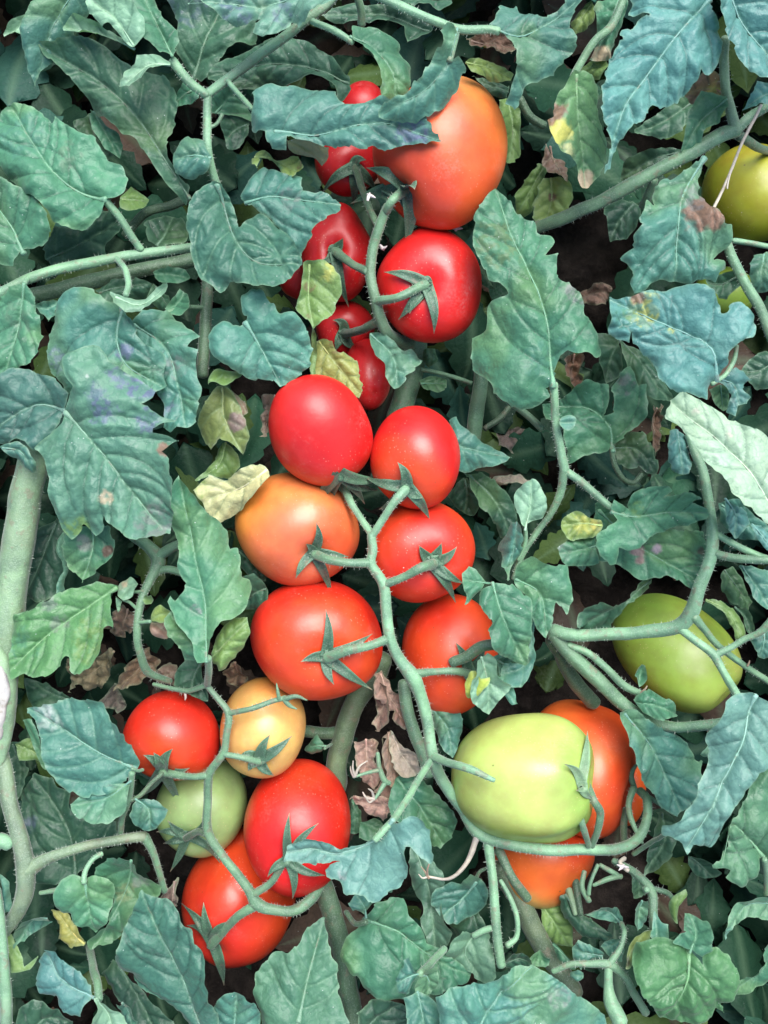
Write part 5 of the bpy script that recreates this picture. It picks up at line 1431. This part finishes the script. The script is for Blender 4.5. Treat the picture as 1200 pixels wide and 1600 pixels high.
stem('slender stalk entering from the top edge toward the big drooping leaf',
     [(1, '570,-20 700,40 820,90 925,132 1060,130 1110,140', 8, dict(name='main_stalk', d0=124, d1=126, col='l', hairs=350, taper=0.85)),
      (1, '480,-30 500,50 500,110', 7, dict(name='side_stalk', d0=20, d1=-20, col='s'))])
stem('stout stem rising to the right above the bare soil',
     [(2, '170,1015,-90 300,970,-50 450,900,-20 600,820,0 700,765,10 850,685,20 960,622,24 1060,580,24', 12.5, dict(name='main_stalk', hairs=600)),
      (2, '1062,585,26,11 1035,500,34,9.5 1010,400,44,8.5 1003,280,60,8 1010,170,90,7', 9, dict(name='side_stalk', hairs=300, col='t')),
      (2, '1062,575,22,10 1120,520,20,9 1180,485,30,8 1260,440,40,8', 9, dict(name='side_stalk', hairs=150)),
      (2, '1070,605,10,9 1150,655,-40,8 1220,680,-90,8', 8, dict(name='side_stalk', col='d')),
      (2, '690,800,6,8 660,880,-30,8 640,920,-60,7', 8, dict(name='side_stalk')),
      (2, '90,440 140,520 200,560', 8, dict(name='side_stalk', d0=-80, d1=-100, col='d'))])
stem('green stalk slanting down at the right edge by the torn blue-green leaf',
     [(5, '1000,-60 1040,40 1100,150 1160,260 1215,390', 9, dict(name='main_stalk', d0=40, d1=10, col='l', hairs=300)),
      (2, '1045,1075 1120,1085 1200,1100 1260,1105', 5, dict(name='petiole', d0=20, d1=20, col='l'))])
stem('forked light green stem curving in front of the green tomato at right',
     [(5, '845,830,20,7 870,900,24,7.5 905,980,28,8 930,1100,30,9 947,1200,32,9.5 952,1290,32,10.5 940,1380,34,11 900,1490,30,11 862,1610,18,13 800,1680,2,13 650,1703,-14,12 480,1718,-30,12 300,1716,-44,12.5 240,1700,-54,13', 10, dict(name='main_stalk', hairs=900, col='l')),
      (8, '975,130,34,6 1080,190,44,6 1200,238,56,6 1280,260,60,6', 6, dict(name='side_stalk', hairs=150, col='l')),
      (8, '965,215,36,8 1050,235,46,7 1130,240,54,7 1280,240,64,7', 7, dict(name='side_stalk', hairs=150)),
      (8, '870,495,22,8 910,545,12,6.5 980,625,-4,6 1090,710,-30,6 1210,790,-50,6', 6, dict(name='side_stalk', hairs=200)),
      (8, '815,555,8,8 880,605,10,7 960,665,14,7.5 1005,750,24,7 1065,855,60,7', 7, dict(name='side_stalk', hairs=200, col='l')),
      (8, '965,668,14,6.5 1020,640,18,6 1090,600,24,6 1150,575,34,6.5 1220,510,50,8', 6, dict(name='side_stalk', hairs=150, col='l')),
      (8, '1108,715,-26,2 1115,702,-22,1.6 1118,692,-20,1', 2, dict(name='thorny_stub', col='n'))])
stem('thick bent stem slanting down to the right below the forked stem',
     [(8, '235,560,-56,13 300,640,-60,15 420,760,-66,14 550,880,-70,13 650,950,-66,11.5 800,988,-50,10 990,965,-20,9 1060,940,0,8', 12, dict(name='main_stalk', hairs=500, col='s')),
      (8, '310,620,-52,6.5 400,660,-50,6.5 480,725,-54,6.5 560,805,-60,7 635,845,-70,7', 6, dict(name='side_stalk', hairs=250, col='l')),
      (8, '235,590,-80,12 290,700,-110,14 350,800,-130,15 420,880,-150,15', 13, dict(name='side_stalk', col='d')),
      (8, '620,845,-66,3 650,820,-60,2 660,805,-58,1', 2, dict(name='bract', col='n'))])
stem('very thick stem standing along the left edge',
     [(None, '56,690,10,26 48,740,6,27 30,830,0,28 16,930,-4,28 8,1040,-8,26 2,1120,-10,24', 26, dict(name='main_stalk', hairs=500, col='t', rough=0.03))])
stem('grey stem at the lower left with a branch running right',
     [(9, '-20,-60,0,16 20,60,2,15 45,230,4,15 95,400,6,15 110,500,4,17 108,620,0,15 60,730,-8,13 0,800,-16,13', 15, dict(name='main_stalk', hairs=500, col=(0.13, 0.20, 0.125))),
      (9, '120,510,4,15 200,465,6,11 300,430,6,9.5 420,395,2,9 540,375,-4,9 645,362,-10,9.5', 10, dict(name='side_stalk', hairs=400, col=(0.14, 0.215, 0.13))),
      (9, '645,362,-10,9 680,430,-20,7 710,520,-40,6 735,605,-60,6.5', 7, dict(name='side_stalk', hairs=150)),
      (9, '-60,440,10,14 0,380,10,14 40,400,8,12', 12, dict(name='side_stalk', col='l')),
      (9, '180,615,-10,4 245,605,-6,4.5 300,590,-2,4', 4, dict(name='petiole', col='s'))])
stem('pale stem grazing the bottom left corner',
     [(9, '-20,600,20,9 5,800,26,10 20,1000,30,10 30,1280,34,11', 10, dict(name='main_stalk', hairs=200, col='l'))])
stem('looped stalk hanging left of the upright toothed leaf',
     [(6, '590,130,-60,10 660,180,-50,11 705,240,-44,13 675,320,-30,9 640,400,-18,8 615,530,-10,7 622,650,-24,7 660,740,-50,7.5 760,785,-80,6', 8, dict(name='main_stalk', hairs=500, col='s')),
      (6, '705,235,-44,10 760,190,-40,9 820,160,-40,8', 9, dict(name='side_stalk', col='s')),
      (6, '690,295,-40,8 760,285,-36,7 835,310,-30,6', 7, dict(name='side_stalk', col='s', hairs=80)),
      (6, '600,385,-14,3 640,382,-14,3', 3, dict(name='petiole', col='s'))])
stem('thick shaded stem descending beneath the large red tomato',
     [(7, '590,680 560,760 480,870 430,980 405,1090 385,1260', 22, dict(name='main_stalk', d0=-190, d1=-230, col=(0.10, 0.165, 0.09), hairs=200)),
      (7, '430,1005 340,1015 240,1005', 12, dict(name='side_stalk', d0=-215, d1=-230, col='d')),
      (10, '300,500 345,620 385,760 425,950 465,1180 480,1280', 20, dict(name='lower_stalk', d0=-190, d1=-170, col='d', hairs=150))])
stem('stalk running parallel behind the main cluster stalk',
     [(7, '690,790 705,900 740,1020 790,1160 800,1200', 12, dict(name='main_stalk', d0=-110, d1=-100, col='s', hairs=150))])
stem('broad shaded stem behind the gap above the round red tomato',
     [(4, '750,380 735,520 700,640 660,760', 24, dict(name='main_stalk', d0=-240, d1=-235, col='s')),
      (4, '770,535 880,560 990,595', 4.5, dict(name='petiole', d0=-200, d1=-190, col='l'))])
stem('upright pale stem in the gap right of the round red tomato',
     [(4, '1040,500 1025,620 1005,780 985,950', 15, dict(name='main_stalk', d0=-150, d1=-190, col='s')),
      (4, '1050,800 1120,750 1170,690', 6, dict(name='side_stalk', d0=-200, d1=-220, col='d')),
      (5, '0,650 80,700 190,800', 7, dict(name='side_stalk', d0=-90, d1=-100, col='s'))])
stem('vertical light green stem with a side loop at the lower right of centre',
     [(10, '1065,390,-60 1088,560,-46 1098,750,-38 1125,940,-30', 8.5, dict(name='main_stalk', hairs=300, col='l')),
      (10, '1120,560,-60,4 1165,640,-50,5 1195,730,-46,5 1190,815,-44,5 1150,850,-38,6', 5, dict(name='side_stalk', col='l', hairs=80)),
      (10, '1110,420,-90,9 1180,560,-80,9 1240,640,-90,9', 9, dict(name='side_stalk', col='d'))])
stem('thick shaded stem slanting below the orange tomatoes at lower right',
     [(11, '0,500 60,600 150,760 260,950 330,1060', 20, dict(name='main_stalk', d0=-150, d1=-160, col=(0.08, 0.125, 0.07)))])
stem('thin branching stalk at the bottom right of centre',
     [(11, '240,965,20,5.5 320,935,26,5.5 400,930,28,6 490,935,28,8 560,985,20,7 600,1060,10,7 655,1150,0,7', 6, dict(name='main_stalk', hairs=200, col='s')),
      (11, '495,930,28,7 545,850,20,5.5 560,790,10,5 545,750,-10,4.5', 5, dict(name='side_stalk', hairs=80)),
      (11, '488,940,28,7 490,1040,30,8 500,1100,34,12 540,1190,40,14', 8, dict(name='side_stalk', col='l'))])
stem('cut stem bending down below the lower right cluster',
     [(11, '510,470,-70,6 570,500,-60,7 630,545,-44,8 680,610,-30,9 688,700,-16,8 695,800,10,9', 8, dict(name='main_stalk', hairs=200, col='s')),
      (11, '655,600,-18,6.5 660,600,-10,6', 6, dict(name='cut_end', col='l')),
      (11, '690,595,-30,5 750,615,-20,5 785,650,0,4.5', 5, dict(name='side_stalk', hairs=50)),
      (11, '440,490,-60,3.5 410,560,-56,3.5 400,620,-60,4', 4, dict(name='bract')),
      (11, '380,520,-70,5 370,590,-66,5 400,650,-70,5.5', 5, dict(name='bract')),
      (11, '545,540,-66,4.5 480,555,-60,5 420,580,-60,3', 4, dict(name='bract')),
      (11, '450,490,-70,4 500,520,-64,5 545,545,-66,4', 4, dict(name='bract')),
      (11, '340,560,-130,7 350,640,-120,6 365,710,-110,5', 6, dict(name='bract', col='d')),
      (11, '310,600,-130,7 325,650,-122,6 340,710,-112,4', 6, dict(name='bract', col='t')),
      (11, '600,440,-90,5 660,400,-60,4.5 740,355,20,4', 5, dict(name='side_stalk')),
      (11, '560,460,-62,4 540,480,-50,3.5 575,515,-46,4', 4, dict(name='dried_flower', col='w')),
      (11, '565,240,-140,7 555,320,-130,7 560,400,-100,7', 6, dict(name='side_stalk', col='d'))])
stem('dry whitish straw leaning across the olive tomato',
     [(2, '1170,470,110 1080,650,80 1020,800,60 950,945,90', 2.8, dict(name='straw', col='w', taper=0.9)),
      (2, '1030,780,62 1022,815,64 1018,842,66', 1.4, dict(name='side_splinter', col='w'))], name='dry_straw', cat='straw', group=None)
stem('torn whitish woody stub at the left edge',
     [(None, '-10,1020,14,20 6,1050,16,21 8,1090,16,21 4,1140,12,19 -4,1190,6,14', 18, dict(name='bark', col='t', rough=0.12, ridge=0.08)),
      (None, '-4,1046,24,13 2,1075,27,14 1,1105,27,13.5 -3,1140,22,11 -8,1165,16,7', 12, dict(name='bare_wood', col=(0.33, 0.33, 0.32), rough=0.3, ridge=0.16))], name='woody_stub', cat='stub', group=None)

# ------------------------------------------------------------------ withered leaves on the ground and between the stems
def dry(label, k, out, mid, d, **kw):
    kw.setdefault('col', 'n'); kw.setdefault('crumple', 0.8)
    kw.setdefault('mat', M_DRY); kw.setdefault('wave', 1.5); kw.setdefault('serr', 2.6); kw.setdefault('puck', 2.0); kw.setdefault('side', 12)
    return leaf(label, [(k, out, mid, d, kw)], name='withered_leaf', group='dry leaves under the plants')


DRYP = (0.36, 0.235, 0.185)
leaf('papery pinkish-brown withered leaf hanging in shreds beside the main stalk',
     [(7, '560,760 585,745 620,780 650,830 690,870 700,900 680,960 650,935 620,925 600,880 565,850', '585,755 620,850 690,950', -120, dict(col=DRYP, crumple=0.35, mat=M_DRY, serr=2.0, side=14)),
      (7, '555,770 600,800 615,880 620,940 595,985 560,1010 540,975 570,930 575,880 550,820', '570,775 600,870 555,1000', -135, dict(col=(0.30, 0.19, 0.145), crumple=0.35, mat=M_DRY, serr=2.0, side=-14)),
      (7, '650,900 690,920 706,975 700,990 660,975 630,950', '650,905 680,950 700,985', -128, dict(col=(0.25, 0.15, 0.115), crumple=0.3, mat=M_DRY, serr=1.5))],
     name='withered_leaf', group='dry leaves under the plants')
leaf('shredded pale brown withered leaf with long strips left of the parallel stalk',
     [(7, '600,1020 630,1000 640,1060 645,1130 655,1200 640,1260 615,1215 600,1130', '620,1010 625,1120 640,1250', -140, dict(col=(0.33, 0.22, 0.17), crumple=0.3, mat=M_DRY, serr=1.6, side=10)),
      (7, '630,1010 670,1060 720,1080 765,1160 740,1200 700,1200 650,1160 632,1090', '640,1020 680,1110 745,1190', -130, dict(col=(0.34, 0.28, 0.22), crumple=0.35, mat=M_DRY, serr=1.8)),
      (7, '475,1050 520,1030 570,1060 560,1120 580,1200 560,1260 520,1230 480,1150', '520,1035 525,1130 555,1250', -150, dict(col=DRYP, crumple=0.35, mat=M_DRY, serr=1.8)),
      (7, '590,1040 605,1100 612,1180 600,1260 580,1240 585,1150', '595,1045 600,1150 592,1250', -150, dict(col=(0.22, 0.13, 0.10), crumple=0.2, mat=M_DRY, serr=1.2, veins=False))],
     name='withered_leaf', group='dry leaves under the plants')
leaf('pinkish-brown withered leaf lying flat beneath the tiny dried blossoms',
     [(10, '450,200 480,180 540,190 590,175 640,185 658,205 640,245 610,270 600,310 575,280 530,265 490,235', '645,200 560,225 460,205', -128, dict(col=(0.36, 0.225, 0.175), crumple=0.3, mat=M_DRY, serr=1.8)),
      (10, '560,160 600,120 640,110 660,150 640,190 600,180', '650,120 610,150 575,165', -138, dict(col=(0.28, 0.17, 0.13), crumple=0.3, mat=M_DRY, serr=1.5))],
     name='withered_leaf', group='dry leaves under the plants')
dry('tan dry leaf under the yellow-green leaf at the left', 6, '300,700 360,690 430,670 500,630 525,650 510,720 450,790 420,825 340,810 315,840', '520,645 420,740 310,800', -150, col=(0.24, 0.20, 0.12))
dry('brown dry leaf inside the loop of the hanging stalk', 6, '545,800 570,720 620,660 660,640 710,680 700,740 640,780 590,800', '650,650 630,720 560,790', -160, col=(0.20, 0.14, 0.09))
dry('small crumpled brown leaf left of the small red tomato top', 6, '705,745 740,710 790,730 830,735 825,770 770,800 720,790', '720,760 770,755 820,750', -85, col=(0.22, 0.15, 0.11))
dry('grey-brown dry leaf above the small red tomato', 6, '460,860 510,800 560,870 555,910 520,900', '510,810 520,860 540,905', -170, col=(0.16, 0.135, 0.12))
dry('brown dry leaf pieces behind the looped stalk', 6, '515,480 560,440 600,470 605,540 560,580 480,580 470,560', '580,460 550,520 480,570', -140, col=(0.27, 0.19, 0.14))
dry('brown dry leaf left of the upright toothed leaf base', 6, '1000,760 1050,680 1090,700 1105,780 1060,830 1020,800', '1060,690 1060,760 1030,810', -150, col=(0.20, 0.13, 0.08))
dry('round brown dry leaf lying on the bare soil', 5, '375,190 400,150 450,140 490,180 495,220 450,248 390,240', '390,200 440,190 490,205', -420, col=(0.20, 0.13, 0.10))
dry('brown dry leaf below the level of the long lobed leaf stalk', 5, '285,520 320,470 350,500 355,580 330,640 290,600', '320,480 320,560 320,630', -190, col=(0.15, 0.08, 0.055))
dry('crumpled brown leaf pieces in the dark gap right of the pointed leaf', 5, '0,800 60,790 130,810 175,830 150,860 90,850 60,900 0,880', '10,820 80,830 160,840', -200, col=(0.20, 0.15, 0.13))
dry('thin dry twig-like leaf in the gap below the pointed leaf', 5, '-40,1010 60,1005 180,1050 190,1065 70,1040 -40,1030', '-40,1020 70,1025 185,1060', -120, col=(0.27, 0.22, 0.18), crumple=0.2, veins=False)
dry('pale brown dry leaf curl left of the egg-shaped tomato', 3, '1170,690 1200,640 1240,640 1245,700 1215,760 1200,830 1165,840', '1220,645 1200,730 1180,830', -60, col=(0.30, 0.22, 0.18))
dry('dark brown dry leaf at the top beside the drooping teal leaf', 1, '970,190 1010,150 1130,160 1170,230 1160,290 1090,270 1000,240', '990,180 1080,210 1160,270', -130, col=(0.14, 0.085, 0.06))
dry('dry brown scraps right of the dark curled stalk near the bottom left', 9, '740,620 780,560 800,640 790,690 760,680', '775,570 775,630 765,680', -100, col=(0.15, 0.10, 0.08))
dry('dark dry leaf between the rounded leaf and the cream leaf', 5, '670,720 720,700 730,800 700,920 660,900', '700,710 690,800 680,900', -150, col=(0.15, 0.09, 0.06))

# small dried blossoms between the clusters
stem('tiny dried blossoms on a pale forked twig above the wavy teal leaf',
     [(10, '570,-10,-90,4 580,60,-90,5 605,115,-92,6 625,125,-94,5', 5, dict(name='main_stalk', col='s')),
      (10, '585,65,-90,4 520,80,-84,3 465,98,-80,2.5', 3, dict(name='side_stalk', col='l')),
      (10, '605,120,-92,5 580,165,-86,4 560,195,-82,3', 4, dict(name='side_stalk', col='l')),
      (10, '470,95,-80,3 460,60,-74,2 462,25,-72,1', 2, dict(name='blossom', col='w')),
      (10, '470,95,-80,3 490,50,-74,2 525,25,-74,1', 2, dict(name='blossom', col='w')),
      (10, '466,96,-80,3 452,70,-78,1.5 450,50,-78,0.8', 2, dict(name='blossom', col='w')),
      (10, '558,195,-82,3 520,190,-76,2.5 505,165,-74,1', 2, dict(name='blossom', col='w')),
      (10, '556,196,-82,3 535,210,-76,2 515,185,-72,1', 2, dict(name='blossom', col='w')),
      (10, '555,196,-82,3 545,160,-78,2 530,150,-74,1', 2, dict(name='blossom', col='w'))], name='blossom_twig', cat='twig', group=None)

# ------------------------------------------------------------------ the mass of shaded leaves below, which nobody could count
def leaflet_template(seed, n=26):
    """ovate toothed leaflet, unit length along +x"""
    r = np.random.default_rng(seed)
    us = np.linspace(0, 1, 15)
    prof = 0.36 * np.sin(np.pi * us ** 0.8) ** 0.75 * (1 - 0.3 * us)
    rows = []; cols = np.linspace(-1, 1, 9)
    notch = 1 - 0.28 * (np.abs(np.sin(us * (7 + 3 * r.random()) * 1.6 + r.random() * 3)) ** 3)
    V = []
    for i, u in enumerate(us):
        for c in cols:
            w = prof[i] * (notch[i] if abs(c) > 0.7 else 1)
            x = u + 0.05 * c * c
            y = c * w
            z = -0.30 * (c * c) * w + 0.05 * math.sin(5 * u + seed) - 0.35 * max(u - .5, 0) ** 2
            z += 0.025 * abs(math.sin(u * 16 - abs(c) * 3)) * abs(c)
            V.append((x, y, z))
    I = np.arange(15 * 9).reshape(15, 9)
    F = np.stack([I[:-1, :-1].ravel(), I[1:, :-1].ravel(), I[1:, 1:].ravel(), I[:-1, 1:].ravel()], 1)
    vn = np.tile((np.abs(cols) < 0.1).astype(float), 15)
    return np.array(V), F, vn


def undergrowth():
    tm = [leaflet_template(s) for s in range(6)]
    VV, FF, CC, NN = [], [], [], []
    off = 0
    r = np.random.default_rng(21)
    holes = [((915, 420), 78, 130), ((600, 1140), 50, 60)]
    cnt = 0
    tries = 0
    while cnt < 2900 and tries < 60000:
        tries += 1
        px, py = r.uniform(-650, 1850), r.uniform(-650, 2250)
        inframe = -90 < px < 1290 and -90 < py < 1690
        if inframe:
            d = r.uniform(-430, -175)
        else:
            d = r.uniform(-330, 70)  # unseen leaves beyond the frame, raised to block light from the side
        if any(abs(px - h[0][0]) < h[1] and abs(py - h[0][1]) < h[2] for h in holes): continue
        size = r.uniform(90, 190) if inframe else r.uniform(130, 230)
        bad = False
        for T in TOM.values():
            b = T['box']; zc = T['c'][2] - ZREF
            ccx, ccy = (b[0] + b[2]) / 2, (b[1] + b[3]) / 2
            if math.hypot(px - ccx, py - ccy) < T['s'] + size * 0.9 and d > zc - T['s'] - 55:
                bad = True; break
        if bad: continue
        V, F, vn = tm[r.integers(6)]
        yaw = r.uniform(0, 2 * math.pi); pit = r.normal(-0.15, 0.3); rol = r.normal(0, 0.35)
        cy_, sy_ = math.cos(yaw), math.sin(yaw); cp, sp = math.cos(pit), math.sin(pit); cr, sr = math.cos(rol), math.sin(rol)
        Rz = np.array([[cy_, -sy_, 0], [sy_, cy_, 0], [0, 0, 1]]); Ry = np.array([[cp, 0, sp], [0, 1, 0], [-sp, 0, cp]]); Rx = np.array([[1, 0, 0], [0, cr, -sr], [0, sr, cr]])
        P = (V - np.array([0.5, 0, 0])) * size
        P = P @ (Rz @ Ry @ Rx).T + W(px, py, d) / S
        P[:, 2] = np.maximum(P[:, 2], 14)
        VV.append(P); FF.append(F + off); off += len(V)
        base = np.array(GREEN[['g', 'd', 'd', 'd', 'y', 't'][r.integers(6)]]) * (r.uniform(0.32, 0.7) if inframe else r.uniform(0.7, 1.1))  # leaves in view get a darker colour, standing for shade in the gaps
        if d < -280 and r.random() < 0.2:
            base = np.array((0.10, 0.07, 0.052)) * r.uniform(0.6, 1.3)  # dry leaves, their brown darkened for the same painted shade
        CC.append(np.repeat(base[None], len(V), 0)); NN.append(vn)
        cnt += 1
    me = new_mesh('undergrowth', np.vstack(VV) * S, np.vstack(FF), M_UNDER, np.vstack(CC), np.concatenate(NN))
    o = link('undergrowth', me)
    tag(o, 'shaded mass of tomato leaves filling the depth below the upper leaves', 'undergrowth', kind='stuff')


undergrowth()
